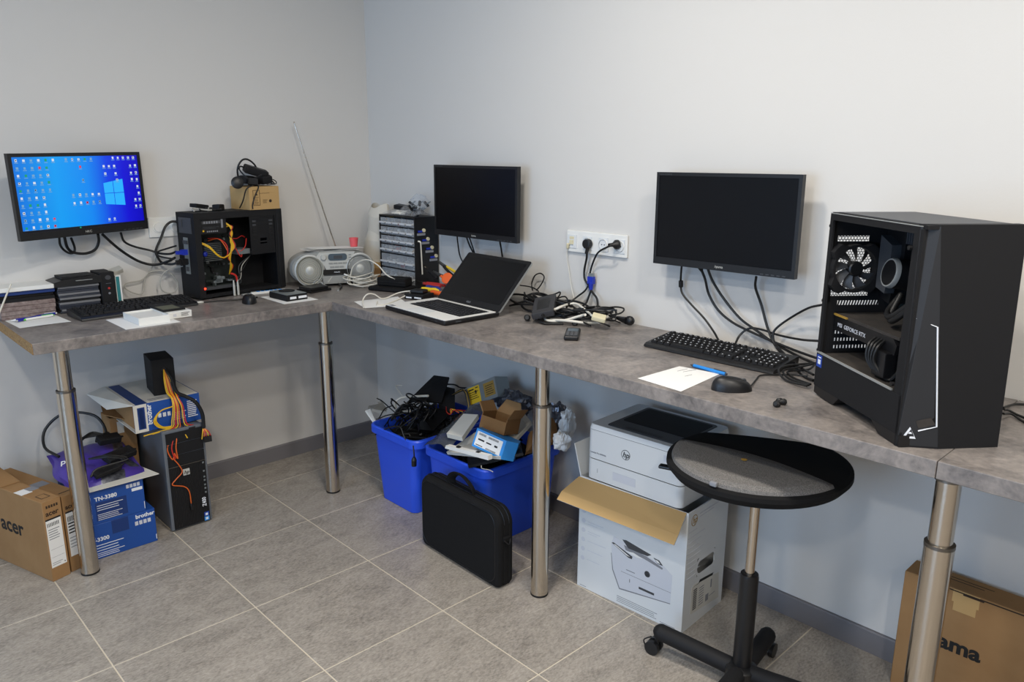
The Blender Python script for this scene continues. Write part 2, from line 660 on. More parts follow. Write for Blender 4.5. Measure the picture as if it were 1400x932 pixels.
# ================================================================== SETTING
T0 = .45
gx, gy = .2476, -.8307
f = B().bb((0, RY, -.03), (RX, 0, -.0016)).build('floor', 'grout')
struct(f)
xs = [0.0] + [gx + T0 * i for i in range(0, 14) if gx + T0 * i < RX] + [RX]
ys = [0.0] + [gy - T0 * j for j in range(-1, 10) if RY < gy - T0 * j < 0] + [RY]
tmesh = {}
for i in range(len(xs) - 1):
    for j in range(len(ys) - 1):
        dx, dy = xs[i + 1] - xs[i] - .0045, ys[j] - ys[j + 1] - .0045
        if dx < .02 or dy < .02:
            continue
        key = (round(dx, 3), round(dy, 3))
        c = ((xs[i] + xs[i + 1]) / 2, (ys[j] + ys[j + 1]) / 2, -.008)
        if key not in tmesh:
            b = B()
            h = .0009
            x, y = dx / 2, dy / 2
            b.add([(-x, -y, 0), (x, -y, 0), (x, y, 0), (-x, y, 0), (-x, -y, .008 - h), (x, -y, .008 - h), (x, y, .008 - h), (-x, y, .008 - h),
                   (-x + h, -y + h, .008), (x - h, -y + h, .008), (x - h, y - h, .008), (-x + h, y - h, .008)],
                  [(0, 1, 5, 4), (1, 2, 6, 5), (2, 3, 7, 6), (3, 0, 4, 7), (4, 5, 9, 8), (5, 6, 10, 9), (6, 7, 11, 10), (7, 4, 8, 11), (8, 9, 10, 11)])
            o = b.build('floor_tile', 'tile', f, loc=c)
            tmesh[key] = o
        else:
            o = tmesh[key].copy()
            COL.objects.link(o)
            o.location = c
            o.parent = f
struct(B().bb((-.12, RY, -.03), (0, .12, CEIL)).build('wall_left', 'wall'))
struct(B().bb((0, 0, -.03), (RX + .12, .12, CEIL)).build('wall_right', 'wall'))
struct(B().bb((RX, RY, -.03), (RX + .12, 0, CEIL)).build('wall_far_side', 'wallg'))
b = B()
wx0, wx1, wz0, wz1 = 1.0, 3.4, .4, 2.2  # unseen window, opening lowered to throw daylight under the benches
b.bb((-.12, RY - .2, -.03), (wx0, RY, CEIL)).bb((wx1, RY - .2, -.03), (RX + .12, RY, CEIL)).bb((wx0, RY - .2, -.03), (wx1, RY, wz0)).bb((wx0, RY - .2, wz1), (wx1, RY, CEIL))
struct(b.build('wall_behind', 'wallg'))
wn = B()
wn.bb((wx0, RY - .14, wz0), (wx0 + .05, RY - .08, wz1)).bb((wx1 - .05, RY - .14, wz0), (wx1, RY - .08, wz1)).bb((wx0, RY - .14, wz0), (wx1, RY - .08, wz0 + .05))
wn.bb((wx0, RY - .14, wz1 - .05), (wx1, RY - .08, wz1)).bb((2.17, RY - .14, wz0), (2.23, RY - .08, wz1))
wn = struct(wn.build('window_1', 'white'))
for k in (0, 1):
    B().bb((wx0 + .05 + 1.17 * k, RY - .115, wz0 + .05), (wx0 + 1.17 + 1.18 * k, RY - .109, wz1 - .05)).build('pane', 'glass', wn)
struct(B().bb((-.12, RY - .2, CEIL), (RX + .12, .12, CEIL + .1)).build('ceiling', 'ceiling'))
for nm, pr, ax, a, bb_ in (('baseboard_left', [(0, 0), (.012, 0), (.012, .071), (.009, .075), (0, .075)], 'y', RY, 0), ('baseboard_right', [(0, 0), (-.012, 0), (-.012, .071), (-.009, .075), (0, .075)], 'x', .012, RX)):
    struct(B().prism(pr, a, bb_, ax).build(nm, 'skirting'))
for k, (lx, ly) in enumerate(LAMPS):
    t = thing('ceiling_light', 'round white LED downlight set flush in the ceiling', 'ceiling light', (lx, ly, CEIL), group='LED downlights in the ceiling')
    B().lathe([(.095, -.001), (.095, -.004), (.118, -.008), (.122, -.004), (.122, 0)], n=32, caps=False).build('rim', 'white', t, True)
    B().lathe([(0, -.003), (.095, -.003)], n=32, caps=False).build('diffuser', 'lamp', t)
    area('downlight', (lx, ly, CEIL - .012), (0, 0, 0), .19, .19, LAMP_W, (1, .935, .845), 'DISK')

# ================================================================== WORKBENCHES
def leg(parent, x, y, zj=.695):
    L = B().lathe([(.03, .006), (.03, zj)], (x, y, 0), n=28).lathe([(.0245, zj), (.0245, Z - THK - .004)], (x, y, 0), n=28).build('leg', 'steel', parent, True)
    B().lathe([(.0265, 0), (.031, .001), (.031, .007), (.0265, .008)], (x, y, 0), n=24).build('foot', 'black', L, True)
    B().lathe([(.0245, zj - .004), (.0305, zj - .004), (.0305, zj + .004), (.0245, zj + .006)], (x, y, 0), n=28).build('collar', 'steel_d', L, True)
    B().lathe([(.029, Z - THK - .005), (.029, Z - THK)], (x, y, 0), n=20).build('fixing_plate', 'steel_d', L, True)


def top(parent, x0, x1, y0, y1):
    b = B().rbox(((x0 + x1) / 2, (y0 + y1) / 2, Z - THK / 2), (x1 - x0, y1 - y0, THK), .0018, seg=2)
    return b.build('worktop', 'worktop', parent)


d1 = thing('workbench', 'grey concrete-look workbench along the left wall with a raw chipboard end', 'workbench', (0, 0, 0))
top(d1, .004, .585, -1.709, -.004)
e = B().bb((.006, -1.7112, Z - THK + .0015), (.583, -1.7095, Z - .0015))
for k in range(5):
    e.lathe([(.0035, 0), (.0035, .0012)], (.09 + .105 * k, -1.7112, Z - .022), ax='y', n=8, mi=1)
e.build('chipboard_edge', ['chip', 'ink'], d1)
leg(d1, .523, -1.618)
leg(d1, .516, -.602)
d2 = thing('workbench', 'long grey concrete-look workbench along the right wall below two wall monitors', 'workbench', (0, 0, 0))
top(d2, .5865, 2.9555, -.602, -.004)
leg(d2, 1.748, -.52)
leg(d2, 2.975, -.572)
d3 = thing('workbench', 'grey concrete-look worktop section continuing past the open black tower', 'workbench', (0, 0, 0))
top(d3, 2.957, 4.6, -.602, -.004)
leg(d3, 4.4, -.5)

# ================================================================== MONITORS
def monitor(label, loc, rot, w, h, bez, bot, scr, brand, bsize, wall):
    t = thing('wall_monitor', label, 'monitor', loc, rot=rot, group='monitors mounted on the walls')
    x, z = w / 2, h / 2
    fr = B()
    fr.bb((-x, 0, z - bez), (x, .02, z)).bb((-x, 0, -z), (x, .02, -z + bot)).bb((-x, 0, -z + bot), (-x + bez, .02, z - bez)).bb((x - bez, 0, -z + bot), (x, .02, z - bez))
    fr.build('bezel', 'black', t)
    sc = B().bb((-x + bez, .002, -z + bot), (x - bez, .006, z - bez)).build('screen', scr, t)
    bk = B()
    bk.prism([(-x, -z), (x, -z), (x, z), (-x, z)], .02, .026, 'y', 0, [(-x + .01, -z + .01), (x - .01, -z + .01), (x - .01, z - .01), (-x + .01, z - .01)])
    bk.prism([(-.16, -.11), (.16, -.11), (.16, .1), (-.16, .1)], .026, .042, 'y', 0, [(-.1, -.07), (.1, -.07), (.1, .07), (-.1, .07)])
    bk.build('back_shell', 'black', t)
    m = B().bb((-.05, .042, -.05), (.05, .047, .05)).bb((-.02, .047, -.02), (.02, wall - .006, .02)).bb((-.06, wall - .006, -.08), (.06, wall, .08))
    m.build('wall_bracket', 'blackm', t)
    text(brand, bsize, 'silverl', t, (0, 0, -z + bot * .36), al='CENTER', name='brand_lettering')
    bt = B()
    for k in range(5):
        bt.bb((x - .11 + k * .018, -.0015, -z + .004), (x - .1 + k * .018, 0, -z + .007))
    bt.build('buttons', 'gdark', t)
    return t, sc


mL, scr = monitor('lit monitor showing a bright blue desktop full of icons on the left wall', (.112, -1.376, 1.338), (0, R(-1), R(105.6)), .51, .31, .013, .026, 'screen_on', 'HKC', .0125, .066)
# desktop picture details (flat pictures on the lit screen)
sx0, sx1, sz0, sz1 = -.242, .242, -.129, .142
SP = lambda u, v: (sx0 + (sx1 - sx0) * u, sz1 - (sz1 - sz0) * v)
emb = []
for (u0, u1) in ((.678, .757), (.762, .846)):
    for top_ in (0, 1):
        def edge(u, k):
            q = (u - .678) / .168
            a, c = .385 - .05 * q, .685 + .03 * q
            mid = .53
            return (a, mid - .004) if k == 0 else (mid + .004, c)
        a0, a1 = edge(u0, top_), edge(u1, top_)
        emb.append(([SP(u0, a0[1]), SP(u1, a1[1]), SP(u1, a1[0]), SP(u0, a0[0])], 0))
decal(emb, ['logo_pane'], mL, (0, .0019, 0), name='screen_emblem')
ic = []
rr = random.Random(3)


def icon(u, v, mi=None):
    mi = rr.choice((0, 0, 0, 0, 0, 1, 1, 1, 1, 2, 4)) if mi is None else mi
    x, z = SP(u, v)
    s = .0046
    ic.append((x - s * rr.uniform(.7, 1), z - s, x + s * rr.uniform(.7, 1), z + s * rr.uniform(.6, 1.1), mi))
    if rr.random() < .6:
        ic.append((x - s * .5, z - s * .4, x + s * .3, z + s * .5, rr.choice((0, 1, 3))))
    ic.append((x - s * 1.4, z - s * 2.1, x + s * 1.4, z - s * 1.6, 1))


for j in range(10):
    for i in range((6, 5, 5, 5, 5, 4, 4, 4, 5, 5)[j]):
        icon(.03 + .054 * i, .045 + .098 * j)
for u in (.4, .45, .5, .55, .6):
    icon(u, .04)
icon(.505, .145)
icon(.515, .33)
for i in range(5):
    icon(.42 + .052 * i, .53)
    icon(.42 + .052 * i, .64)
for i in range(5):
    icon(.785 + .045 * i, .03, 0)
for u, v in ((.7, .145), (.745, .145), (.79, .145), (.93, .145), (.975, .145), (.705, .25), (.795, .25), (.93, .25), (.975, .25), (.8, .345), (.93, .345), (.975, .35), (.975, .45), (.98, .55), (.94, .64), (.98, .64), (.94, .74), (.98, .74), (.69, .9), (.735, .9)):
    icon(u, v, 0)
x0, z0 = SP(0, .965)
x1, z1 = SP(1, 1)
ic.append((x0, z1, x1, z0, 3))
ic.append((x0 + .012, z1 + .001, x0 + .1, z0 - .001, 0))
for k in range(9):
    ic.append((x0 + .11 + k * .0125, z1 + .002, x0 + .116 + k * .0125, z0 - .002, 4 if k == 8 else rr.choice((0, 1))))
for k in range(7):
    ic.append((x1 - .09 + k * .012, z1 + .003, x1 - .083 + k * .012, z0 - .003, 0))
decal([(q[0], q[1], q[2], q[3], 0) if q[4] == 0 else q for q in ic], ['icon_w', 'icon_g', 'icon_r', 'icon_k', 'icon_e'], mL, (0, .0019, 0), name='desktop_icons')

m2, _ = monitor('switched-off black monitor above the open laptop', (.918, -.095, 1.297), (0, R(.2), R(2.4)), .51, .305, .011, .024, 'screen_off', 'iiyama', .011, .095)
m3, _ = monitor('switched-off black monitor above the black keyboard and loose blue pen', (2.11, -.094, 1.29), (0, R(-.3), 0), .51, .305, .011, .024, 'screen_off', 'iiyama', .012, .094)
for m_ in (m2, m3):
    text('ProLite E2280HS', .0075, 'gdark', m_, (-.247, 0, .1435), name='model_lettering')

# ================================================================== SOCKETS ON THE WALL
t = thing('wall_socket', 'white double wall socket behind the open computer on the left bench', 'socket', (.0, -1.04, 1.187), 90)
B().rbox((0, -.005, 0), (.15, .01, .084), .003).build('plate', 'white', t, True)
for k in (-.036, .036):
    p = B().lathe([(.024, 0), (.026, .003), (.021, .003), (.019, -.004), (0, -.004)], (k, -.012, 0), ax='y', n=20)
    p.build('socket_insert', 'white', t, True)
t = thing('wall_socket', 'long white four-gang wall socket strip above the cable heap', 'socket', (1.379, 0, 1.127), 0)
B().rbox((.149, -.006, .0415), (.298, .012, .084), .004).build('plate', 'white', t, True)
for k in range(4):
    g = B().rbox((.031 + .0785 * k + .0005, -.0135, .041), (.047, .003, .052), .0012).build('module', 'whitep', t, True)
    if k == 0:
        B().bb((.02, -.0165, .05), (.042, -.015, .06)).bb((.022, -.0195, .03), (.04, -.015, .046)).build('data_port', 'cream', g)
    else:
        B().lathe([(.0205, -.0006), (.0215, .002), (.0195, .002), (.0185, -.001)], (.0315 + .0785 * k, -.0165, .041), ax='y', n=24, caps=False).build('rim', 'white', g, True)
        B().lathe([(0, 0), (.0185, 0)], (.0315 + .0785 * k, -.0153, .041), ax='y', n=20, caps=False).build('well', 'whitep', g, True)
        B().cyl((.0255 + .0785 * k, -.0166, .041), (.0255 + .0785 * k, -.0153, .041), .0022, 8).cyl((.0375 + .0785 * k, -.0166, .041), (.0375 + .0785 * k, -.0153, .041), .0022, 8).build('contacts', 'ink', g)

# ================================================================== KEYBOARDS, MICE
def keyboard(label, loc, rz, w, d, legends):
    t = thing('keyboard', label, 'keyboard', loc, rz, group='black keyboards on the benches')
    zf = lambda y: .0125 + .017 * y / d
    B().prism([(0, .003), (.004, .001), (d - .004, .004), (d, .009), (d, .0285), (d - .006, .0295), (.014, .0145), (.003, .009)], 0, w, 'x').build('body', 'black', t)
    kb, lg = B(), B()
    pitch = .0187
    rk = random.Random(5)

    def key(x, y, kw, kd=.0165):
        z = zf(y + kd / 2)
        i = .002
        kb.add([(x, y, z - .003), (x + kw, y, z - .003), (x + kw, y + kd, z - .002), (x, y + kd, z - .002), (x + i, y + i, z + .0065), (x + kw - i, y + i, z + .0065), (x + kw - i, y + kd - i, z + .0085), (x + i, y + kd - i, z + .0085)],
               [(4, 5, 6, 7), (0, 1, 5, 4), (1, 2, 6, 5), (2, 3, 7, 6), (3, 0, 4, 7)])
        if kw < .04:
            s = .0019
            cx, cy = x + kw * rk.uniform(.34, .5), y + kd * .58
            zz = z + .0081
            lg.add([(cx - s, cy - s, zz - .0006), (cx + s, cy - s, zz - .0006), (cx + s, cy + s, zz), (cx - s, cy + s, zz)], [(0, 1, 2, 3)])
    y0 = .02
    layouts = [[1.25, 1.25, 1.25, 6.2, 1.25, 1.25, 1.25, 1.3], [1.25] + [1] * 11 + [2.75], [1.75] + [1] * 12 + [1.25], [1.5] + [1] * 12 + [1.5], [1] * 13 + [2], [1, -.6] + [1] * 4 + [-.3] + [1] * 4 + [-.3] + [1] * 4]
    for r_, row in enumerate(layouts):
        x = .012
        y = y0 + r_ * .0195 + (.006 if r_ == 5 else 0)
        sc = (w - .155) / (15 * pitch)
        for k in row:
            if k < 0:
                x += -k * pitch * sc
                continue
            key(x + .001, y, k * pitch * sc - .002)
            x += k * pitch * sc
        for k in range(3):
            if (r_ == 1 and k != 1) or r_ == 2:
                continue
            key(w - .138 + k * .0186, y, .0166)
        if r_ < 5:
            for k in range(4):
                key(w - .078 + k * .0173, y, .0158)
    o = kb.build('keys', 'blackm', t)
    o['kind'] = 'stuff'
    o = lg.build('key_legends', 'inkt' if legends else 'gdark', t)
    o['kind'] = 'stuff'
    B().bb((w * .1, d - .028, .0265), (w * .13, d - .022, .031)).build('badge', 'gdark', t)
    return t


keyboard('black keyboard on the left bench below the lit monitor', (.325, -1.49, Z), 94.4, .445, .152, False)
keyboard('black keyboard with white legends below the monitor nearest the open tower', (1.955, -.262, Z), 0, .455, .155, True)


def mouse(label, loc, rz, two=False):
    t = thing('computer_mouse', label, 'mouse', loc, rz)
    b = B()
    n, m = 24, 8
    vs, fs = [], []
    for j in range(m + 1):
        q = j / m
        rf = 1.0 if j == 0 else cos((q * .98) * pi / 2) ** .62
        z = .002 + .034 * sin(q * pi / 2) if j else 0.0
        for k in range(n):
            a = 2 * pi * k / n
            x = .0295 * rf * (1 - .1 * cos(a) ** 2) * sin(a)
            y = .054 * rf * cos(a) - .004 * q
            vs.append((x, y, z * (1 - .15 * (y / .054))))
    for j in range(m):
        for k in range(n):
            fs.append((j * n + k, (j + 1) * n + k, (j + 1) * n + (k + 1) % n, j * n + (k + 1) % n))
    fs.append([m * n + k for k in range(n)][::-1])
    b.add(vs, fs)
    b.build('shell', 'black', t, True)
    B().lathe([(.006, -.0035), (.0075, 0), (.006, .0035)], (0, .03, .0265), ax='x', n=14).build('scroll_wheel', 'gdark', t, True)
    if two:
        B().ball((0, -.014, .0265), (.02, .03, .0115), n=14).build('palm_cover', 'lcd', t, True)
    else:
        B().tube([(-.0298, .03, .012), (-.0305, 0, .014), (-.025, -.03, .012)], .0012, 5).build('side_seam', 'gdark', t, True)
    return t


mouse('small black and blue-grey mouse in front of the open computer with yellow wires', (.37, -.865, Z), 70, True)
mouse('black corded mouse beside the white sheet at the bench edge', (2.405, -.475, Z), -48)

# ================================================================== OPEN TOWER ON THE LEFT BENCH
t = thing('desktop_computer', 'open black computer tower full of yellow and red wires with a red light', 'computer', (.2, -1.0, Z), 98.1)
t.scale = (1, .74, 1)
L_, D_, H_ = .428, .187, .366
c = B()
c.bb((0, 0, H_ - .012), (.4, D_, H_)).bb((0, 0, .008), (.4, D_, .016)).bb((0, D_ - .006, .016), (.4, D_, H_ - .012)).bb((0, .008, .016), (.005, D_ - .006, H_ - .012))
c.bb((0, 0, .016), (.028, .008, H_ - .012)).bb((.388, 0, .016), (.4, .008, H_ - .012)).bb((.028, 0, H_ - .028), (.388, .008, H_ - .012)).bb((.028, 0, .016), (.388, .008, .022))
c.build('chassis', 'blackm', t)
B().rbox((.415, D_ / 2, H_ / 2 + .003), (.03, D_ + .004, H_ - .004), .006).build('front_panel', 'black', t, True)
fb = B()
for x in (.04, .37):
    for y in (.025, .16):
        B().lathe([(.012, 0), (.014, .008)], (x, y, 0), n=12).build('foot', 'rubber', t)
pass
p = B().bb((.03, .012, .276), (.152, .155, .344)).build('power_supply', 'black', t)
decal(rows(.04, .125, .318, 1, 1, .012, 0, 0) + [(.048 + k * .0115, .319, .055 + k * .0115, .329, 1) for k in range(6)] + [(.128, .298, .137, .335, 1)] + rows(.042, .12, .303, 2, .006, .0016, 2) + [(.06 + k * .009, .283, .066 + k * .009, .289, 1) for k in range(6)] + [(.041, .286, .048, .293, 3)],
      ['gdark', 'inkg', 'gdark', 'yellowl'], t, (0, .012, 0), name='power_supply_label')
cage = B()
cage.bb((.262, .004, .17), (.386, .15, .174)).bb((.262, .004, .336), (.386, .15, .34)).bb((.262, .004, .174), (.31, .008, .336)).bb((.345, .004, .174), (.386, .008, .336)).bb((.31, .004, .174), (.345, .008, .215)).bb((.31, .004, .24), (.345, .007, .336))
cage.build('drive_cage', 'black', t)
sl = B()
for x in (.275, .36):
    for k in range(6):
        sl.bb((x, .0025, .232 + k * .016), (x + .018, .0045, .24 + k * .016), 0 if k < 4 else 1)
sl.bb((.3, .0025, .222), (.35, .0045, .228))
sl.build('cage_slots', ['ink', 'gdark'], t)
B().bb((.2, .02, .176), (.262, .12, .198)).build('hard_drive', 'galv', t)
mb = B().bb((.02, .168, .03), (.255, .172, .262)).build('motherboard', 'pcb', t)
det = B()
rk = random.Random(11)
for k in range(46):
    x, z = rk.uniform(.03, .24), rk.uniform(.04, .25)
    s = rk.uniform(.004, .014)
    det.bb((x, .168 - rk.uniform(.004, .018), z), (x + s, .168, z + s * rk.uniform(.5, 1.6)), rk.choice((0, 0, 1, 2)))
det.build('board_components', ['gdark', 'black', 'galv'], mb)['kind'] = 'stuff'
fan = B()
fan.bb((.08, .125, .15), (.16, .165, .23))
for k in range(10):
    fan.bb((.08, .1, .152 + k * .008), (.16, .125, .154 + k * .008), 1)
fan.build('cpu_heatsink', ['gdark', 'galv'], t)
B().ball((.064, .06, .188), (.011, .011, .012)).build('blue_capacitor', 'vga', t, True)
g = B().bb((.03, .03, .05), (.21, .16, .054)).bb((.04, .03, .036), (.2, .15, .05), 1)
rk = random.Random(2)
for k in range(16):
    x = rk.uniform(.035, .19)
    g.bb((x, .022, .052 + rk.uniform(0, .03)), (x + rk.uniform(.01, .03), .05, .058 + rk.uniform(0, .035)), rk.choice((1, 2, 0)))
g.build('expansion_card', ['pcb', 'gdark', 'galv'], t)
B().ball((.023, -.004, .049), .0042).build('red_light', 'led', t, True)
for k, (a, m_) in enumerate((((.15, .02, .315), 'yellow'), ((.152, .035, .322), 'yellow'), ((.155, .03, .3), 'yellow'), ((.15, .05, .31), 'red'), ((.15, .045, .305), 'rubber'))):
    j = k * .004
    B().tube([a, (.168 + j, .012, .3), (.176 - j, .008, .27), (.165 + j, .01, .24), (.17 + j, .006, .21), (.16 - j, .012, .17), (.165 + j, .03, .13), (.17, .06, .09)], .0026, 6).build('power_wire', m_, t, True)
for k in range(2):
    B().tube([(.03, .03, .245 - k * .004), (.06, .0, .225 - k * .006), (.09, -.006, .19 - k * .004), (.12, -.004, .172), (.155, .004, .185), (.168, .01, .22), (.165, .012, .26)], .0026, 6).build('power_wire', 'yellow', t, True)
for k in range(2):
    B().tube([(.1, .1, .25 - k * .01), (.13, .05, .248), (.155, .03, .22 - k * .02), (.15, .02, .18), (.135, .03, .165)], .0024, 6).build('power_wire', ('red', 'orange')[k], t, True)
B().tube([(.26, .06, .245), (.23, .03, .255), (.2, .02, .246), (.175, .03, .25)], .003, 6, flat=.5).build('data_cable', 'red', t, True)
B().tube([(.262, .05, .24), (.24, .02, .21), (.215, .02, .19), (.2, .05, .2)], .003, 6, flat=.5).build('data_cable', 'red', t, True)
B().tube([(.19, .02, .21), (.2, .01, .18), (.215, .015, .165), (.225, .03, .185)], .0024, 6).build('power_wire', 'red', t, True)
for k in range(3):
    B().tube([(.29, .08, .16), (.25 - .015 * k, .06, .12), (.22, .05, .09 - .02 * k), (.2, .06, .05)], .002, 5).build('thin_wire', ('rubber', 'gcable', 'gdark')[k], t, True)
B().tube([(.148, -.002, .1), (.16, -.006, .096), (.172, -.006, .085), (.176, -.006, .06)], .0042, 6).build('red_lead', 'red', t, True)
for x in (.157, .176):
    B().cyl((x, -.008, .002), (x, -.008, .045), .0055, 10, 0).cyl((x, -.008, .045), (x, -.007, .07), .0048, 10, 0, .003).build('grey_connector', 'silverl', t, True)
io = B().bb((-.002, .079, .108), (0, .125, .262)).build('io_shield', 'galv', t)
pt = B()
for (y, z0, z1, mi) in ((.09, .235, .25, 1), (.112, .235, .25, 1), (.1, .19, .212, 2), (.1, .15, .172, 0), (.1, .12, .138, 1)):
    pt.bb((-.006, y - .012, z0), (-.002, y + .012, z1), mi)
pt.build('ports', ['black', 'gdark', 'vga'], io)
B().bb((-.022, .088, .19), (-.006, .122, .212)).bb((-.045, .093, .194), (-.022, .117, .208)).build('blue_video_plug', 'vga', t)
B().bb((-.03, .088, .148), (-.006, .122, .174)).bb((-.05, .095, .152), (-.03, .115, .17)).build('black_video_plug', 'black', t)
ps = B().bb((-.002, .03, .28), (0, .16, .345)).bb((-.006, .12, .305), (-.002, .15, .335))
ps.build('power_inlet', 'gdark', t)
# thin strips of cable lying at the open side of the tower
rod([(0.252, -1.017, 0.890), (0.269, -0.949, 0.890), (0.298, -0.867, 0.890), (0.295, -0.793, 0.890)], .0035, 'cable', 'rubber', 'short black lead lying along the foot of the tower with yellow wires', 'cable', plugs=((0, .02, .006, 'silverl'),))

# carton of power supplies on that tower
TZ = Z + H_

t = thing('cardboard_box', 'small open cardboard box heaped with black adapters on top of the wired tower', 'box', (.165, -.735, TZ), 97)
w_, d_, h_ = .15, .15, .1
c = B().bb((0, 0, 0), (w_, .004, h_)).bb((0, d_ - .004, 0), (w_, d_, h_)).bb((0, .004, 0), (.004, d_ - .004, h_)).bb((w_ - .004, .004, 0), (w_, d_ - .004, h_)).bb((.004, .004, 0), (w_ - .004, d_ - .004, .004))
c.build('body', 'cardl', t)
decal([(.018, .018, .02, .085, 0), (.05, .018, .052, .085, 0), (.018, .083, .052, .085, 0), (.018, .018, .052, .02, 0), ([(.028, .062), (.042, .062), (.035, .074)], 0)] + rows(.023, .046, .052, 5, .007, .002, 0) + [(disc((.104, .036), .007), 0)] + rows(.066, .09, .04, 3, .006, .002, 0) + [(.052, .07, .1, .0712, 0)], ['inkb'], t, (0, 0, 0), name='printed_marks')
heap = [((.085, .07, .163), (.105, .05, .034), (.25, .3, -.25)), ((.108, .04, .127), (.06, .042, .034), (.1, -.1, .25)), ((.045, .035, .119), (.06, .04, .03), (.1, .1, 1.1)), ((.075, .105, .125), (.09, .05, .034), (0, .12, .2))]
PB = Matrix.Translation((.165, -.735, TZ)) @ Matrix.Rotation(R(97), 4, 'Z')


def adapter(label, c, d, rot, P=None, group=None, m='blackm'):
    q = (P @ Vector(c)) if P is not None else Vector(c)
    e = (rot[0], rot[1], rot[2] + (P.to_euler().z if P is not None else 0))
    o = B().rbox((0, 0, 0), d, min(d) * .18, 0, 2).build('power_adapter', m, None, True, q, e)
    tag(o, label, 'adapter', group)
    B().bb((-d[0] * .3, -d[1] * .28, d[2] / 2), (d[0] * .3, d[1] * .28, d[2] / 2 + .0006)).build('rating_label', 'black', o)
    B().cyl((d[0] / 2 - .002, 0, 0), (d[0] / 2 + .014, 0, 0), .006, 10, 0, .0035).build('strain_relief', 'rubber', o, True)
    return o


AL = ('largest black laptop adapter tilted on the cardboard box of cables', 'squat black adapter at the front right of the cardboard box of cables', 'small black adapter at the front left of the cardboard box of cables', 'black adapter at the back of the cardboard box of cables')
for q, la in zip(heap, AL):
    adapter(la, *q, PB, 'adapters in the cardboard box')
o = B().lathe([(.001, 0), (.024, 0), (.026, .006), (.026, .02), (.018, .026), (.001, .026)], (0, 0, 0), n=18).build('plug_adapter', 'black', None, True, PB @ Vector((-.036, .03, .116)), (R(80), R(25), 1.2))
tag(o, 'round black plug overhanging the left edge of the cardboard box', 'plug')
CB = lambda *pts: [PB @ Vector(p) for p in pts]
for pts, r_, la in ((((.02, .1, .1), (-.005, .07, .17), (.012, .06, .21), (.05, .07, .215), (.09, .08, .19), (.11, .09, .15)), .0042, 'thick black cord arching highest over the cardboard box'),
                    (((.09, .1, .15), (.03, .09, .185), (.0, .06, .17), (.02, .02, .13), (.05, .01, .14), (.08, .02, .15)), .0035, 'black cord looping behind the adapters in the cardboard box'),
                    (((.1, .06, .14), (.13, .07, .155), (.155, .07, .13), (.158, .04, .108), (.12, .01, .112)), .0032, 'black cord curling at the right end of the cardboard box'),
                    (((.12, .09, .106), (.15, .08, .13), (.18, .07, .122), (.172, .05, .108), (.13, .06, .105)), .0022, 'thin black wire looping out past the right edge of the cardboard box'),
                    (((.05, .02, .105), (.045, -.006, .098), (.02, -.012, .06), (.006, -.012, .025), (.0, -.02, .006)), .0028, 'black cord hanging down the front corner of the cardboard box'),
                    (((.02, .0, .106), (-.012, .0, .09), (-.02, .02, .04), (-.02, .05, .008)), .0028, 'black cord hanging down the left side of the cardboard box')):
    rod(CB(*pts), r_, 'cable', 'rubber', la, 'cable', 'cords in the cardboard box')
# clutter on the back of the tower top
PT = Matrix.Translation((.2, -1.0, TZ)) @ Matrix.Rotation(R(98.1), 4, 'Z')
adapter('flat black adapter at the rear of the wired tower top', (.1, .12, .02), (.07, .04, .016), (0, .15, .2), PT)
adapter('black cube adapter against the left side of the cardboard box of cables', (.165, .08, .013), (.045, .036, .026), (0, 0, .5), PT)
for k in range(3):
    rod([PT @ Vector(q) for q in ((.04 + .03 * k, .06, .005), (.06 + .03 * k, .1, .012), (.1 + .02 * k, .06, .006), (.13, .09, .012), (.16, .05, .006), (.09 + .02 * k, .04, .006))], .0035, 'cable', ('gcable', 'rubber', 'rubber')[k], ('grey lead lying at the rear corner of the wired tower top', 'black lead lying across the wired tower top', 'black lead nearest the cardboard box on the wired tower top')[k], 'cable')

# ================================================================== DISC PILES, PENS, BOXES ON THE LEFT BENCH
def pile(label, y0, y1, x1, x0, zs, mats, name, cat, group):
    for k in range(len(zs) - 1):
        j = rnd.uniform(-.004, .004)
        o = B().rbox(((x0 + x1) / 2 + j, (y0 + y1) / 2 + rnd.uniform(-.004, .004), (zs[k] + zs[k + 1]) / 2), (x1 - x0, y1 - y0, zs[k + 1] - zs[k] - .0006), .001, seg=1).build(name, mats[k % len(mats)])
        tag(o, label(k, len(zs) - 1), cat, group)


ORD = ('bottom', 'second', 'third', 'fourth', 'fifth', 'sixth', 'seventh', 'eighth', 'ninth', 'tenth', 'eleventh', 'top')
pile(lambda k, n: '%s in the pile at the chipboard bench end, %s from below' % (('brown printed sleeve', 'dark case')[k > 3], ('first', 'second', 'third', 'fourth', 'fifth', 'sixth', 'seventh')[k]), -1.70, -1.52, .115, .012, [Z, Z + .016, Z + .032, Z + .048, Z + .064, Z + .078, Z + .09, Z + .104], ['browndisc', 'browndisc', 'browndisc', 'browndisc', 'blackm', 'blackg', 'blued'], 'disc_sleeve', 'sleeve', 'pile at the bench end')
o = tag(B().rbox((.062, -1.63, Z + .1125), (.125, .22, .016), .002, seg=1).build('white_box', 'white'), 'flat white box on top of the pile at the bench end', 'box')
zs = [Z + .0088 * k for k in range(13)]
pile(lambda k, n: 'dark slim disc case, %s, in the stack beside the upright black box' % ('topmost' if k == n - 1 else 'lowest' if k == 0 else ORD[k] + ' counting from below'), -1.507, -1.362, .118, .012, zs, ['cdgrey', 'cdlight', 'cdgrey', 'cdgrey', 'cdlight', 'blackm', 'cdlight'], 'disc_case', 'disc case', 'stack of disc cases')
zt = zs[-1]
t = thing('disc_drive', 'slim black external disc drive on top of the stack of disc cases', 'disc drive', (.128, -1.52, zt), 92)
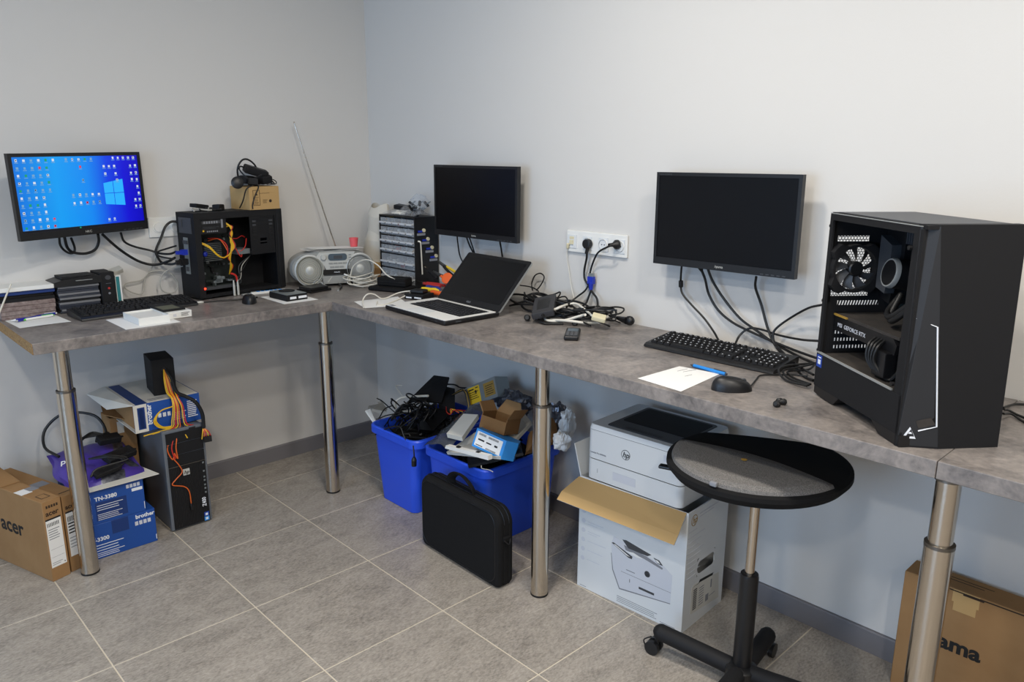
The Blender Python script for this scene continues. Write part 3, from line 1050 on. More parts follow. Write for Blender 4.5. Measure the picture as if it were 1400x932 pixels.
B().prism([(0, 0), (.145, .001), (.168, .004), (.168, .03), (.15, .034), (.03, .026), (0, .018)], .0, .11, 'y').build('body', 'black', t)
B().bb((.03, .01, .027), (.15, .1, .036)).build('top_unit', 'blackm', t)
B().bb((.075, -.0008, .018), (.135, 0, .0205)).build('tray_line', 'silver', t)
t = thing('upright_box', 'black upright retail box beside the stack of disc cases', 'box', (.122, -1.358, Z), 92)
B().rbox((.028, .055, .073), (.054, .11, .146), .002, seg=1).build('body', 'blackm', t, True)
decal([(disc((.03, .125), .009, sx=1.2), 0), (disc((.03, .082), .0045), 2), (disc((.03, .062), .0045), 1), (.02, .101, .04, .102, 1)], ['gdark', 'inkg', 'redp'], t, (0, 0, 0), name='printed_symbols')
t = thing('booklet_box', 'slim white box with teal edge and round pictures beside the black upright box', 'box', (.115, -1.3, Z), 92)
B().bb((0, 0, 0), (.021, .1, .128)).build('body', 'white', t)
decal([(.002, .004, .015, .124, 1)] + [(disc((.0085, .02 + .03 * k), .005), 0) for k in range(4)], ['inkw', 'teal'], t, (0, 0, 0), name='printed_symbols')
o = tag(B().rbox((0, 0, 0), (.03, .05, .02), .003, rot=(.3, .4, .2)).build('usb_dongle', 'gcable', None, True, (.08, -1.285, Z + .142)), 'small grey dongle on top of the slim teal-edged box', 'dongle')
o = B().grid(lambda u, v: ((.095 + .2 * v, -1.695 + .165 * u + .012 * v, Z + .0006 + .0012 * sin(u * 3)) if True else 0), 6, 6).build('paper_sheet', 'paper')
tag(o, 'white paper sheet under the pens at the chipboard end of the bench', 'paper')
PAPER = [o]


def pen(label, a, b_, m, cap, r=.0045):
    a, b_ = Vector(a), Vector(b_)
    o = B().cyl(a + (b_ - a) * .1, b_, r, 10).build('pen', m, None, True)
    tag(o, label, 'pen', 'pens on the benches')
    B().cyl(a, a + (b_ - a) * .1, .0012, 10, 0, r).build('tip', cap, o, True)
    B().cyl(b_, b_ + (b_ - a) * .04, r * .7, 8).build('push_button', cap, o, True)
    d = (b_ - a).normalized()
    B().tube([b_ + Vector((0, 0, r + .001)), b_ - d * .04 + Vector((0, 0, r + .0016))], .0012, 5, smooth=False).build('clip', cap, o)
    return o


pen('dark blue pen lying across the paper sheet, farther from the bench edge', (.17, -1.685, Z + .008), (.125, -1.53, Z + .008), 'penblue', 'inkw')
pen('dark blue pen lying on the paper sheet, nearer the bench edge', (.19, -1.675, Z + .008), (.15, -1.6, Z + .008), 'penblue', 'silver')
pen('white and green pen lying on the paper sheet', (.178, -1.65, Z + .007), (.155, -1.545, Z + .007), 'white', 'green')
rod([(0.240, -1.743, 0.910), (0.190, -1.708, 0.956), (0.140, -1.677, 0.994), (0.120, -1.658, 1.022)], .003, 'cable', 'wcable', 'white cord leaning against the pile at the bench end', 'cable')
# white boxes and paper
o = B().bb((.345, -1.415, Z), (.565, -1.225, Z + .001)).build('paper_sheet', 'paper')
tag(o, 'white paper sheet under the white phone boxes', 'paper')
t = thing('phone_box', 'open white phone box tray on a paper sheet on the left bench', 'box', (.535, -1.36, Z + .001), 91)
B().bb((0, 0, 0), (.11, .003, .026)).bb((0, .157, 0), (.11, .16, .026)).bb((0, .003, 0), (.003, .157, .026)).bb((.107, .003, 0), (.11, .157, .026)).bb((.003, .003, 0), (.107, .157, .02)).build('tray', 'white', t)
t = thing('phone_box', 'closed white phone box with black print under a dark card', 'box', (.5, -1.245, Z + .001), 93)
B().rbox((.046, .08, .013), (.09, .16, .026), .001, seg=1).build('body', 'white', t, True)
decal(rows(.05, .084, .018, 3, .005, .002, 0) + [(.02, .008, .032, .018, 1)], ['ink', 'inkt'], t, (0, 0, 0), name='printed_text')
o = B().rbox((0, 0, 0), (.085, .15, .006), .001, seg=1).build('drive_card', 'blackm', None, True, (.405, -1.215, Z + .031), (0, 0, R(92)))
tag(o, 'dark flat card with a green pattern on the closed white phone box', 'card')
B().bb((-.035, -.06, .003), (.03, .02, .0034)).build('printed_panel', 'olive', o)
# between keyboard and wall: slim dark thing
o = tag(B().bb((.045, -1.27, Z), (.075, -1.07, Z + .018)).build('black_strip', 'blackm'), 'slim black bar lying behind the keyboard against the left wall', 'bar')

# bare hard drive, hub, small enclosure
o = tag(B().bb((.285, -.775, Z), (.5, -.618, Z + .001)).build('paper_sheet', 'paper'), 'white paper sheet under the bare hard drive', 'paper')
t = thing('hard_drive', 'bare silver and black hard drive lying on a paper sheet', 'hard drive', (.455, -.75, Z + .001), 93)
B().rbox((.055, .06, .013), (.1, .145, .025), .002, seg=1).build('casing', 'blackm', t, True)
B().rbox((.055, .062, .027), (.096, .14, .003), .001, seg=1).build('lid', 'galv', t, True)
B().lathe([(.0, .0), (.034, 0), (.034, .003), (0, .003)], (.06, .08, .0285), n=22).build('round_label', 'blackm', t, True)
decal([(.02, .008, .05, .018, 0), (.06, .008, .1, .018, 0)], ['inkw'], t, (0, -.0125, 0), name='side_labels')
t = thing('usb_hub', 'slim white and blue stick hub at the front foot of the wired tower', 'hub', (.215, -.80, Z), 85)
B().rbox((.1, .01, .006), (.16, .02, .012), .003).build('casing', 'white', t, True)
b = B()
for k in range(6):
    b.bb((.045 + .02 * k, .002, .012), (.058 + .02 * k, .018, .0128))
b.build('blue_stripes', 'skyblue', t)
B().bb((-.02, .004, .003), (.02, .016, .009)).build('metal_plug', 'silver', t)
t = thing('drive_enclosure', 'thin black drive enclosure with a metal clip in front of the silver radio', 'drive', (.355, -.57, Z), 100)
B().rbox((.06, .05, .0055), (.12, .1, .011), .002, seg=1).build('lower_case', 'blackm', t, True)
B().rbox((.05, .04, .0185), (.1, .085, .013), .002, seg=1).build('upper_case', 'black', t, True)
B().tube([(.075, .07, .03), (.09, .06, .045), (.105, .05, .03), (.12, .03, .012)], .0035, 6).build('metal_clip', 'silver', t, True)
rod([(0.208, -0.358, 0.896), (0.269, -0.371, 0.898), (0.317, -0.389, 0.892), (0.367, -0.435, 0.890)], .0035, 'cable', 'rubber', 'short black lead beside the thin drive enclosure', 'cable', plugs=((-1, .012, .005, 'silver'),))

# ================================================================== RADIO
t = thing('portable_radio', 'silver portable stereo with round speakers in the bench corner', 'radio', (.155, -.56, Z), 68)
t.scale = (1, 1, 1.08)
W_, RH = .395, .152


def oval(sx, sz, cz=.078, n=40, p=2.6):
    P = []
    for k in range(n):
        a = 2 * pi * k / n
        ca, sa = cos(a), sin(a)
        P.append((W_ / 2 + sx * math.copysign(abs(ca) ** (2 / p), ca), max(.0, cz + sz * math.copysign(abs(sa) ** (2 / p), sa))))
    return P


b = B()
b.prism(oval(.186, .066), 0, .014, 'y', 0, oval(.196, .0745))
b.prism(oval(.196, .0745), .014, .11, 'y')
b.prism(oval(.196, .0745), .11, .15, 'y', 0, oval(.17, .062))
b.build('housing', 'silver', t, True)
b = B().prism(oval(.1965, .075), .03, .09, 'y')
for cx, lab in ((.088, 0), (.322, 1)):
    sp = B().lathe([(0, .006), (.02, .009), (.05, .006), (.056, .0), (.061, -.001), (.064, .006), (.061, .011), (.056, .006)], (cx, -.006, .072), rot=(pi / 2, 0, 0), n=36, caps=False)
    q = sp.build('speaker', 'grille' if lab == 0 else 'silver', t, True)
    B().lathe([(.062, .0), (.069, -.004), (.069, .004), (.063, .008)], (cx, -.006, .072), rot=(pi / 2, 0, 0), n=36, caps=False).build('speaker_rim', 'silverl', q, True)
    B().lathe([(0, .013), (.012, .0115), (.019, .0085)], (cx, -.006, .072), rot=(pi / 2, 0, 0), n=20, caps=False).build('cone', 'silverl', q, True)
    rb = B()
    for r_ in (.028, .036, .044, .051):
        rb.lathe([(r_ - .0012, .0085), (r_, .0098), (r_ + .0012, .0085)], (cx, -.006, .072), rot=(pi / 2, 0, 0), n=36, caps=False)
    rb.build('grille_rings', 'silver', q, True)
b = B().prism([(.135, .148), (.3, .148), (.285, .1), (.25, .07), (.165, .07), (.15, .1), (.12, .13)], -.012, .01, 'y')
b.build('control_panel', 'silverl', t)
b = B().prism(rrect(.175, .112, .262, .141, .012), -.0155, -.012, 'y')
q = b.build('display', 'lcd', t)
B().bb((.2, -.0162, .119), (.24, -.0155, .133)).build('digits', 'gdark', q)
B().lathe([(.0, .012), (.01, .012), (.0125, .009), (.0125, 0)], (.153, -.012, .127), rot=(pi / 2, 0, 0), n=20).build('volume_knob', 'silverl', t, True)
b = B()
for k in range(4):
    b.rbox((.186 + .022 * k, -.0135, .1), (.018, .004, .007), .001, seg=1)
for k in range(3):
    b.rbox((.192 + .022 * k, -.0135, .084), (.019, .004, .007), .001, seg=1)
for k in range(4):
    b.rbox((.276, -.0135, .135 - .011 * k), (.012, .004, .004), .001, seg=1)
b.build('buttons', 'silver', t, True)
B().prism(rrect(.148, .05, .278, .073, .006), -.015, .0, 'y').build('cassette_band', 'blackg', t)
text('PHILIPS', .0085, 'inkw', t, (.213, -.015, .058), al='CENTER', name='brand_lettering')
B().prism([(.15, .012), (.272, .012), (.284, .046), (.142, .046)], -.02, .004, 'y', 0, [(.15, .008), (.272, .008), (.282, .046), (.144, .046)]).build('cassette_door', 'silver', t)
B().prism([(.165, .02), (.17, .018), (.19, .042), (.185, .043)], -.0225, -.02, 'y').build('door_trim', 'silverl', t)
an = B().cyl((.24, .14, .14), (.075, .15, .69), .0035, 10, 0, .0026).build('antenna', 'steel', t, True)
B().ball((.075, .15, .692), .004).build('tip', 'steel', an, True)
PR = Matrix.Translation((.155, -.56, Z)) @ Matrix.Rotation(R(68), 4, 'Z')
for k in range(3):
    o = B()
    o.T = PR
    o.grid(lambda u, v: (.09 + .012 * k + .24 * u - .03 * v, .01 + .006 * k + .11 * v, .1665 + .0022 * k - .006 * (1 - v) * sin(pi * u * (1 + .3 * k)) * (k < 2)), 10, 5)
    tag(o.build('paper_sheet', 'paper', None, True), ('lowest curling paper sheet on the silver radio', 'middle curling paper sheet on the silver radio', 'top flat paper sheet on the silver radio')[k], 'paper', 'papers on the radio')
o = B().lathe([(.0, 0), (.017, 0), (.022, .042), (.0205, .042), (.016, .002), (0, .002)], (0, 0, 0), n=20).build('plastic_cup', 'pink', None, True, PR @ Vector((.315, .085, .1718)))
tag(o, 'small pink plastic cup on the papers over the silver radio', 'cup')
# paper bag, carton behind the radio
b = B()
secs = []
for k in range(9):
    h = k / 8
    rr_ = .08 - .026 * h + .006 * sin(k * 2.1)
    secs.append([(.135 + .05 * h + rr_ * cos(a) * (1.1 + .08 * sin(3 * a + k)), -.092 + .022 * h + .75 * rr_ * sin(a), Z + .001 + .36 * h + .012 * min(1, 3 * h) * sin(a * 2 + k)) for a in [2 * pi * j / 18 for j in range(18)]])
for k in range(8):
    b.add(secs[k] + secs[k + 1], [(j, (j + 1) % 18, 18 + (j + 1) % 18, 18 + j) for j in range(18)])
b.add(secs[0], [list(range(18))[::-1]])
tag(b.build('paper_bag', 'bagw', None, True), 'tall crumpled white bag leaning in the bench corner behind the drawer cabinet', 'bag')
t = thing('carton', 'small brown carton between the silver radio and the drawer cabinet', 'carton', (.215, -.14, Z), 20)
B().bb((0, 0, 0), (.05, .06, .06)).build('body', 'card', t)
B().bb((.0, .0, .06), (.05, .001, .09)).build('flap', 'cardl', t)

# ================================================================== DRAWER CABINET
CX0, CX1, CY, CH = .278, .562, -.142, .328
t = thing('drawer_cabinet', 'black small-parts cabinet with rows of clear plastic drawers', 'cabinet', (CX0, CY, Z), 0)
CW, CDp = CX1 - CX0, .135
b = B()
b.bb((0, 0, 0), (.006, CDp, CH)).bb((CW - .006, 0, 0), (CW, CDp, CH)).bb((.006, 0, CH - .006), (CW - .006, CDp, CH)).bb((.006, 0, 0), (CW - .006, CDp, .006)).bb((.006, CDp - .004, .006), (CW - .006, CDp, CH - .006))
rowz = [(.279, .318), (.237, .275), (.194, .233), (.151, .19), (.082, .147), (.01, .078)]
for z0, z1 in rowz[:-1]:
    b.bb((.006, 0, z0 - .0035), (CW - .006, CDp - .004, z0 - .0005))
b.build('housing', 'black', t)
rk = random.Random(21)
tints = ['silverl', 'gdark', 'white', 'gcable', 'goldl', 'redp', 'galv']
for r_, (z0, z1) in enumerate(rowz):
    n = 5 if r_ < 4 else 4
    cw = (CW - .014) / n
    for k in range(n):
        x0 = .007 + cw * k + .0018
        x1 = x0 + cw - .0036
        dr = B()
        th = .0014
        dr.bb((x0, .002, z0), (x1, .002 + th, z1 - .003)).bb((x0, .12, z0), (x1, .12 + th, z1 - .006)).bb((x0, .004, z0), (x0 + th, .12, z1 - .006)).bb((x1 - th, .004, z0), (x1, .12, z1 - .006)).bb((x0 + th, .004, z0), (x1 - th, .12, z0 + th))
        o = dr.build('drawer', 'clear', t)
        zm = z0 + (z1 - z0) * .45
        B().bb((x0 + .003, -.009, zm - .004), (x1 - .003, .002, zm)).bb((x0 + .003, -.009, zm - .008), (x1 - .003, -.0075, zm - .004)).build('handle', 'frost', o)
        ct = B()
        for q in range(7):
            s = rk.uniform(.008, .018)
            cx, cz = rk.uniform(x0 + .006, x1 - .006), rk.uniform(z0 + .006, z0 + (z1 - z0) * (.75 if r_ < 4 else .6))
            ct.box((cx, rk.uniform(.012, .06), cz), (s, s, s * rk.uniform(.5, 1.2)), 0 if q < 5 else 1, (rk.random() * 3, rk.random() * 3, rk.random() * 3))
        cc = rk.sample(tints, 2) if r_ != 2 else ['white', 'silverl']
        co = ct.build('contents', cc, o)
        co['kind'] = 'stuff'
for k in range(4):
    hk = B()
    y0, z0 = .03 + .023 * k, .245 - .041 * k
    hk.bb((CW, y0 - .018, z0), (CW + .008, y0 + .024, z0 + .01), 0).bb((CW, y0 - .012, z0 + .014), (CW + .004, y0 + .01, z0 + .022), 1)
    hk.lathe([(.0, .006), (.008, .006), (.009, 0)], (CW, y0 + .02, z0 + .022), ax='x', n=14, mi=2)
    hk.build('clip_holder', ['inkg', 'vga', 'cream'], t)
B().tube([(CW + .004, .014, .22), (CW + .014, .02, .216), (CW + .01, .026, .19), (CW + .008, .03, .13), (CW + .006, .034, .065)], .004, 6, flat=.4).build('hanging_strap', 'wcable', t, True)
CT = Z + CH
o = B().grid(lambda u, v: (CX0 + .01 + .26 * u, CY + .01 + .11 * v, CT + .004 + .03 * abs(sin(u * 7 + v * 3)) * sin(pi * u) * sin(pi * v) + .012 * sin(pi * v)), 20, 8).build('plastic_bag', 'clearbag', None, True)
tag(o, 'clear plastic bag of leads lying on the drawer cabinet', 'bag')
o = B()
o.ball((0, 0, 0), 1, n=26)
for v in o.v:
    v *= 1 + .3 * mnoise.noise(v * 2.5) + .25 * abs(mnoise.noise(v * 6))
    v.x, v.y, v.z = v.x * .05, v.y * .032, v.z * .035
tag(o.build('plastic_bag', 'clearthin', None, False, (CX1 - .06, CY + .075, CT + .06)), 'crumpled clear plastic bag at the rear of the drawer cabinet top', 'bag')
adapter('black adapter in the bag on the drawer cabinet', (CX0 + .09, CY + .07, CT + .034), (.065, .045, .02), (.1, .12, .3))
for k in range(4):
    rod([(CX0 + .06 + .02 * k, CY + .03, CT + .008 + .002 * k), (CX0 + .1 + .02 * k, CY + .045, CT + .02), (CX0 + .13 + .01 * k, CY + .025, CT + .014), (CX0 + .09 + .02 * k, CY + .012, CT + .008), (CX0 + .15 + .01 * k, CY + .05, CT + .01)], .003, 'cable', 'wcable', 'white lead bundled on the drawer cabinet', 'cable', 'white leads on the drawer cabinet')
rk = random.Random(4)
for k in range(12):
    x, y, z = CX1 - .075 + rk.uniform(-.035, .06), CY + .05 + rk.uniform(-.03, .05), CT + .008 + .016 * (k % 4)
    o = B().rbox((0, 0, 0), (.03, .012, .01), .002, seg=1, rot=(rk.random(), rk.random(), rk.random() * 3)).cyl((0, 0, 0), (.02, .008, .012), .003, 8, 1).build('metal_connector', ['black', 'galv'], None, False, (x, y, z))
    tag(o, 'small black and silver connector in the heap on the drawer cabinet', 'connector', 'connector heap on the cabinet')

# ================================================================== CASES, PAPERS, TOOLS
t = thing('zip_case', 'large flat black zip case under the black oblong case', 'case', (.455, -.33, Z), 22)
B().rbox((.09, .06, .0095), (.19, .125, .019), .007, 0, 3).build('shell', 'nylon', t, True)
B().tube([(-.004, .0, .0095), (.18, -.003, .0095), (.184, .06, .0095)], .0016, 5, smooth=False).build('zip', 'black', t)
t = thing('zip_case', 'black oblong case lying on the flat zip case', 'case', (.462, -.292, Z + .0195), 24)
B().rbox((.075, .035, .02), (.15, .07, .04), .008, 0, 3).build('shell', 'nylon', t, True)
B().tube([(-.001, .0, .021), (.075, -.002, .021), (.15, .0, .021)], .0014, 5, smooth=False).build('zip', 'black', t)
o = tag(B().add([(0.645, -0.530, 0.887), (0.797, -0.575, 0.887), (0.868, -0.404, 0.887), (0.669, -0.322, 0.887), (0.651, -0.534, 0.888), (0.803, -0.579, 0.888), (0.873, -0.409, 0.888), (0.675, -0.326, 0.888)], [(3, 2, 1, 0), (4, 5, 6, 7), (0, 1, 5, 4), (1, 2, 6, 5), (2, 3, 7, 6), (3, 0, 4, 7)]).build('paper_sheet', 'paper'), 'white paper sheet beside the laptop with a white cable on it', 'paper')
t = thing('small_box', 'small black printed box with a black charger on it behind the laptop', 'box', (.735, -.335, Z), 15)
B().rbox((.05, .04, .0125), (.1, .08, .025), .001, seg=1).build('body', 'blackm', t, True)
decal([(.01, .006, .04, .012, 0), (.055, .008, .092, .014, 0)], ['inkw'], t, (0, 0, 0), name='printed_text')
o = B().rbox((0, 0, 0), (.065, .05, .016), .006, 0, 2).build('charger', 'black', None, True, (.775, -.285, Z + .0335), (0, 0, .4))
tag(o, 'black charger with rounded corners on the small black box', 'charger')
rod([(0.795, -0.581, 0.890), (0.693, -0.517, 0.898), (0.697, -0.497, 0.921), (0.693, -0.459, 0.916), (0.695, -0.416, 0.892), (0.686, -0.329, 0.906), (0.741, -0.298, 0.916), (0.740, -0.356, 0.894), (0.795, -0.463, 0.890), (0.793, -0.513, 0.890), (0.735, -0.473, 0.892)], .0028, 'cable', 'wcable', 'white charging cable looping over the paper sheet beside the laptop', 'cable')
rod([(0.293, -0.330, 0.911), (0.315, -0.320, 0.982), (0.391, -0.300, 1.019), (0.456, -0.280, 1.000), (0.495, -0.260, 0.958), (0.549, -0.250, 0.940)], .003, 'cable', 'wcable', 'white cable arching up in front of the radio', 'cable')
for k in range(10):
    a = .5 * k
    c0 = (0.320, -0.292, 0.892)
    pts = [(c0[0] + (.035 + .018 * (k % 3)) * cos(a + q) - .008 * k + .045, c0[1] + (.055 + .014 * (k % 4)) * sin(a + q) + .02, c0[2] + .004 + .0045 * k + .006 * sin(2 * q + k)) for q in (0, .9, 1.8, 2.7, 3.6, 4.5, 5.4)]
    rod(pts, .0026, 'cable', 'wcable', 'white lead coiled in the heap before the radio', 'cable', 'white lead heap before the radio', plugs=((0, .014, .004, 'white'),) if k % 2 else ())
o = tag(B().rbox((0, 0, 0), (.055, .03, .022), .004, rot=(.1, .2, .5)).build('white_charger', 'white', None, True, (0.198, -0.157, 0.906)), 'white charger in the heap of white leads', 'charger')


def pliers(label, loc, rz, m, m2, tilt=0):
    t = thing('pliers', label, 'pliers', loc, group='hand tools behind the laptop', rot=(0, R(tilt), R(rz)))
    for s in (-1, 1):
        B().tube([(.0, .006 * s, 0), (-.03, .014 * s, 0), (-.07, .019 * s, 0), (-.115, .013 * s, 0)], .0065, 8).build('handle', m if s < 0 else m2, t, True)
        B().prism([(0, .001 * s), (.008, .009 * s), (.03, .006 * s), (.05, .0015 * s), (.05, .0005 * s)][::s], -.004, .004, 'z').build('jaw', 'steel_d', t)
    B().lathe([(.007, -.006), (.007, .006)], (0, 0, 0), n=14).build('pivot', 'steel_d', t)


def driver(label, loc, rz, m, tilt=0):
    t = thing('screwdriver', label, 'screwdriver', loc, group='hand tools behind the laptop', rot=(0, R(tilt), R(rz)))
    B().lathe([(.002, 0), (.009, .004), (.011, .02), (.0095, .05), (.0115, .075), (.007, .09), (.004, .094)], (0, 0, 0), ax='x', n=12).build('handle', m, t, True)
    B().cyl((.09, 0, 0), (.17, 0, 0), .0028, 8).build('shaft', 'steel', t, True)


pliers('red-handled pliers pointing at the drawer cabinet', (0.654, -0.160, 0.926), 186, 'redp', 'redp')
pliers('orange-handled pliers standing in the tool heap behind the laptop', (0.701, -0.100, 0.959), 200, 'orangep', 'orangep', -22)
pliers('yellow-handled pliers at the top of the tool heap', (0.686, -0.070, 0.998), 188, 'yellowp', 'blackm', -26)
driver('blue-handled screwdriver in the tool heap behind the laptop', (0.703, -0.190, 0.919), 4, 'dkblue')
driver('orange-handled screwdriver nearest the laptop lid', (0.767, -0.215, 0.907), 6, 'orangep')
driver('yellow-tipped screwdriver lying before the red pliers', (0.705, -0.220, 0.913), 20, 'yellowp')
driver('black-handled screwdriver pointing up in the tool heap', (0.694, -0.120, 0.950), 170, 'blackm', -18)
o = tag(B().lathe([(.018, 0), (.026, .004), (.026, .016), (.018, .02)], (0, 0, 0), n=20).build('tape_roll', 'orangep', None, True, (0.773, -0.120, 0.953), (R(60), 0, .4)), 'small orange tape roll in the tool heap', 'tape')

# ================================================================== LAPTOP
t = thing('laptop', 'open black laptop with a white keyboard deck on the bench', 'laptop', (.877, -.533, Z), -2.6)
LW, LD = .405, .262
B().rbox((LW / 2, LD / 2, .0115), (LW, LD, .017), .006, 0, 3).build('base', 'black', t, True)
dk = B().prism(rrect(.003, .003, LW - .003, LD - .014, .008), .0195, .0215, 'z').build('deck', 'white', t)
B().bb((.05, .085, .0215), (LW - .022, LD - .034, .022)).build('keyboard_well', 'blackm', t)
kb = B()
for r_ in range(6):
    y = .088 + r_ * .0231
    n = 19
    x = .053
    cw = (LW - .078) / n
    if r_ == 0:
        ws = [1, 1, 1, 1, 5, 1, 1, 1, 1, 1, 1, 1, 1, 1, 1]
    else:
        ws = [1.5] + [1] * 16 + [1.5]
    for k in ws:
        kb.add([(x + .001, y, .022), (x + k * cw - .001, y, .022), (x + k * cw - .001, y + .0195, .022), (x + .001, y + .0195, .022), (x + .002, y + .001, .0242), (x + k * cw - .002, y + .001, .0242), (x + k * cw - .002, y + .0185, .0242), (x + .002, y + .0185, .0242)], [(4, 5, 6, 7), (0, 1, 5, 4), (1, 2, 6, 5), (2, 3, 7, 6), (3, 0, 4, 7)])
        kb.add([(x + k * cw * .35, y + .008, .0244), (x + k * cw * .35 + .003, y + .008, .0244), (x + k * cw * .35 + .003, y + .0125, .0244), (x + k * cw * .35, y + .0125, .0244)], [(0, 1, 2, 3)], 1)
        x += k * cw
o = kb.build('keys', ['black', 'inkg'], t)
o['kind'] = 'stuff'
B().bb((.13, .012, .0215), (.245, .078, .0218)).build('touchpad', 'whitep', t)
B().cyl((.03, LD - .006, .016), (LW - .03, LD - .006, .016), .007, 12).build('hinge', 'black', t, True)
B().bb((.02, .005, .0216), (.05, .022, .0218)).build('sticker', 'inkg', t)
B().bb((LW - .06, -.0005, .01), (LW - .045, 0, .013)).bb((LW + .0001, .05, .008), (LW + .0004, .075, .013)).build('ports', 'gdark', t)
lid = B()
lid.T = Matrix.Translation((0, LD - .004, .018)) @ Matrix.Rotation(R(46.5), 4, 'X')
LH = .25
lid.prism([(k[0], k[1]) for k in rrect(0, 0, LW, LH, .01)], -.007, 0, 'z')
lid2 = lid.build('lid', 'silver', t)
ft = B()
ft.T = lid.T
ft.prism(rrect(.001, .001, LW - .001, LH - .001, .009), 0, .0012, 'z')
ft.build('screen_bezel', 'blackm', t)
sc = B()
sc.T = lid.T
sc.bb((.02, .03, .0012), (LW - .02, LH - .016, .0016))
sc.build('screen', 'screen_off', t)
text('ASUS', .0115, 'inkg', t, lid.T @ Vector((LW / 2, .011, .0013)), ((1, 0, 0), (0, cos(R(46.5)), sin(R(46.5)))), al='CENTER', name='brand_lettering')

# ================================================================== HANDSET, PAPER, PEN
t = thing('cordless_handset', 'small black mobile handset lying on the bench before the cable heap', 'handset', (1.70, -.325, Z), 38)
B().rbox((0, 0, .0085), (.05, .135, .017), .006, 0, 3).build('body', 'black', t, True)
B().bb((-.018, .01, .017), (.018, .052, .0176)).build('display', 'lcd', t)
b = B()
for i in range(3):
    for j in range(5):
        b.rbox((-.0145 + .0145 * i, -.052 + .0125 * j, .0178), (.0115, .0075, .002), .0006, seg=1)
b.build('buttons', 'gdark', t)
pv = [(2.168, -0.573, 0.887), (2.322, -0.588, 0.887), (2.301, -0.363, 0.887), (2.175, -0.379, 0.887)]
o = B().add(pv + [(q[0], q[1], q[2] + .0006) for q in pv], [(3, 2, 1, 0), (4, 5, 6, 7), (0, 1, 5, 4), (1, 2, 6, 5), (2, 3, 7, 6), (3, 0, 4, 7)]).build('paper_sheet', 'paper')
tag(o, 'white note sheet at the bench edge before the keyboard', 'paper')
b = B()
for k, (a, c_) in enumerate((((2.202, -0.430, 0.888), (2.208, -0.388, 0.888)), ((2.218, -0.424, 0.888), (2.230, -0.376, 0.888)), ((2.247, -0.459, 0.888), (2.252, -0.431, 0.888)))):
    b.tube([a, c_], .0006, 4, smooth=False)
b.build('handwriting', 'inkg', o)
pen('light blue ballpoint pen lying between the keyboard and the note sheet', (2.196, -0.354, 0.892), (2.321, -0.367, 0.892), 'penlight', 'gdark', .0052)
for k, (q, la) in enumerate((((2.557, -0.519, 0.894), 'black rubber ear tip nearest the bench edge'), ((2.551, -0.492, 0.894), 'black rubber ear tip between two others'), ((2.560, -0.491, 0.894), 'black rubber ear tip nearest the open tower'))):
    o = B().lathe([(.004, -.008), (.0085, -.006), (.0085, .004), (.005, .008), (.002, .008)], (0, 0, 0), n=14).build('ear_tip', 'rubber', None, True, q, (1.2, .3 * k, .8 * k))
    tag(o, la + ' beside the corded mouse', 'ear tip', 'small black caps on the bench')

# ================================================================== OPEN TOWER ON THE RIGHT BENCH
t = thing('desktop_computer', 'large black tower with its side open showing a fan and graphics card', 'computer', (2.568, -.345, Z), -38.2)
TW, TH, TL = .218, .476, .377
b = B()
b.bb((0, 0, .026), (TL, .004, .113)).bb((0, 0, .455), (.36, .006, .47)).bb((0, .004, .466), (.385, TW, .474)).bb((0, TW - .004, .026), (.385, TW, .466)).bb((.004, .004, .026), (.38, TW - .004, .032))
b.bb((0, 0, .113), (.014, .006, .455)).bb((.345, .001, .113), (TL, .008, .466)).bb((.35, .008, .113), (.37, TW - .004, .466))
b.build('chassis', 'blackm', t)
B().bb((.001, -.0012, .1135), (.336, .003, .118)).build('shroud_edge', 'silver', t)
B().bb((.012, .004, .108), (.345, TW - .03, .113)).build('shroud_top', 'dust', t)
# feet with the cut-out between them
for pr in ([(.0, .026), (.0, .006), (.06, 0), (.1, .003), (.125, .026)], [(.27, .026), (.3, .004), (.34, 0), (.385, 0), (.385, .026)]):
    B().prism(pr, .002, TW - .002, 'y').build('foot', 'black', t)
# front with slanting chamfer
cb, ctp = .082, .03
fr = B()
pb = [(TL, 0), (.401, cb), (.401, TW), (.37, TW), (.37, 0)]
pt_ = [(TL - .012, 0), (.386, ctp), (.386, TW), (.36, TW), (.36, 0)]
fr.add([(x, y, .0) for x, y in pb] + [(x, y, TH) for x, y in pt_], [(4, 3, 2, 1, 0), (5, 6, 7, 8, 9), (0, 1, 6, 5), (1, 2, 7, 6), (2, 3, 8, 7), (3, 4, 9, 8), (4, 0, 5, 9)])
fr.build('front_panel', 'blackm', t)


def chp(s, z):
    """point on the chamfer: s 0..1 from the open side to the front, z height"""
    q = z / TH
    x0, y0 = TL - .012 * q, 0
    x1, y1 = .401 - .015 * q, cb + (ctp - cb) * q
    return Vector((x0 + (x1 - x0) * s, y0 + (y1 - y0) * s, z))


nc = Vector((cb, -(.401 - TL), 0)).normalized()
cq = [chp(.02, .004), chp(.985, .004), chp(.985, TH - .004), chp(.02, TH - .004)]
B().add([p_ + nc * .0004 for p_ in cq], [(0, 1, 2, 3)]).build('chamfer_panel', 'chamfer', t)
vb = B()
vp = [chp(.28, .27), chp(.9, .255), chp(.92, .055), chp(.5, .045)]
vb.add([p_ + nc * .0008 for p_ in vp], [(0, 3, 2, 1)])
vb.add([p_ - nc * .004 for p_ in vp], [(0, 3, 2, 1)])
vb.build('side_vent', 'blackg', t)
tr = B()
tr.tube([chp(.2, .282) + nc * .001, chp(.92, .266) + nc * .001, chp(.95, .05) + nc * .001, chp(.5, .038) + nc * .001], .0017, 6, smooth=False)
tr.build('white_trim', 'inkw', t)
vl = B().add([chp(.42, .06) + nc * .002, chp(.8, .07) + nc * .002, chp(.92, .055) + nc * .002, chp(.5, .044) + nc * .002], [(0, 3, 2, 1)]).build('vent_ledge', 'dust', t)
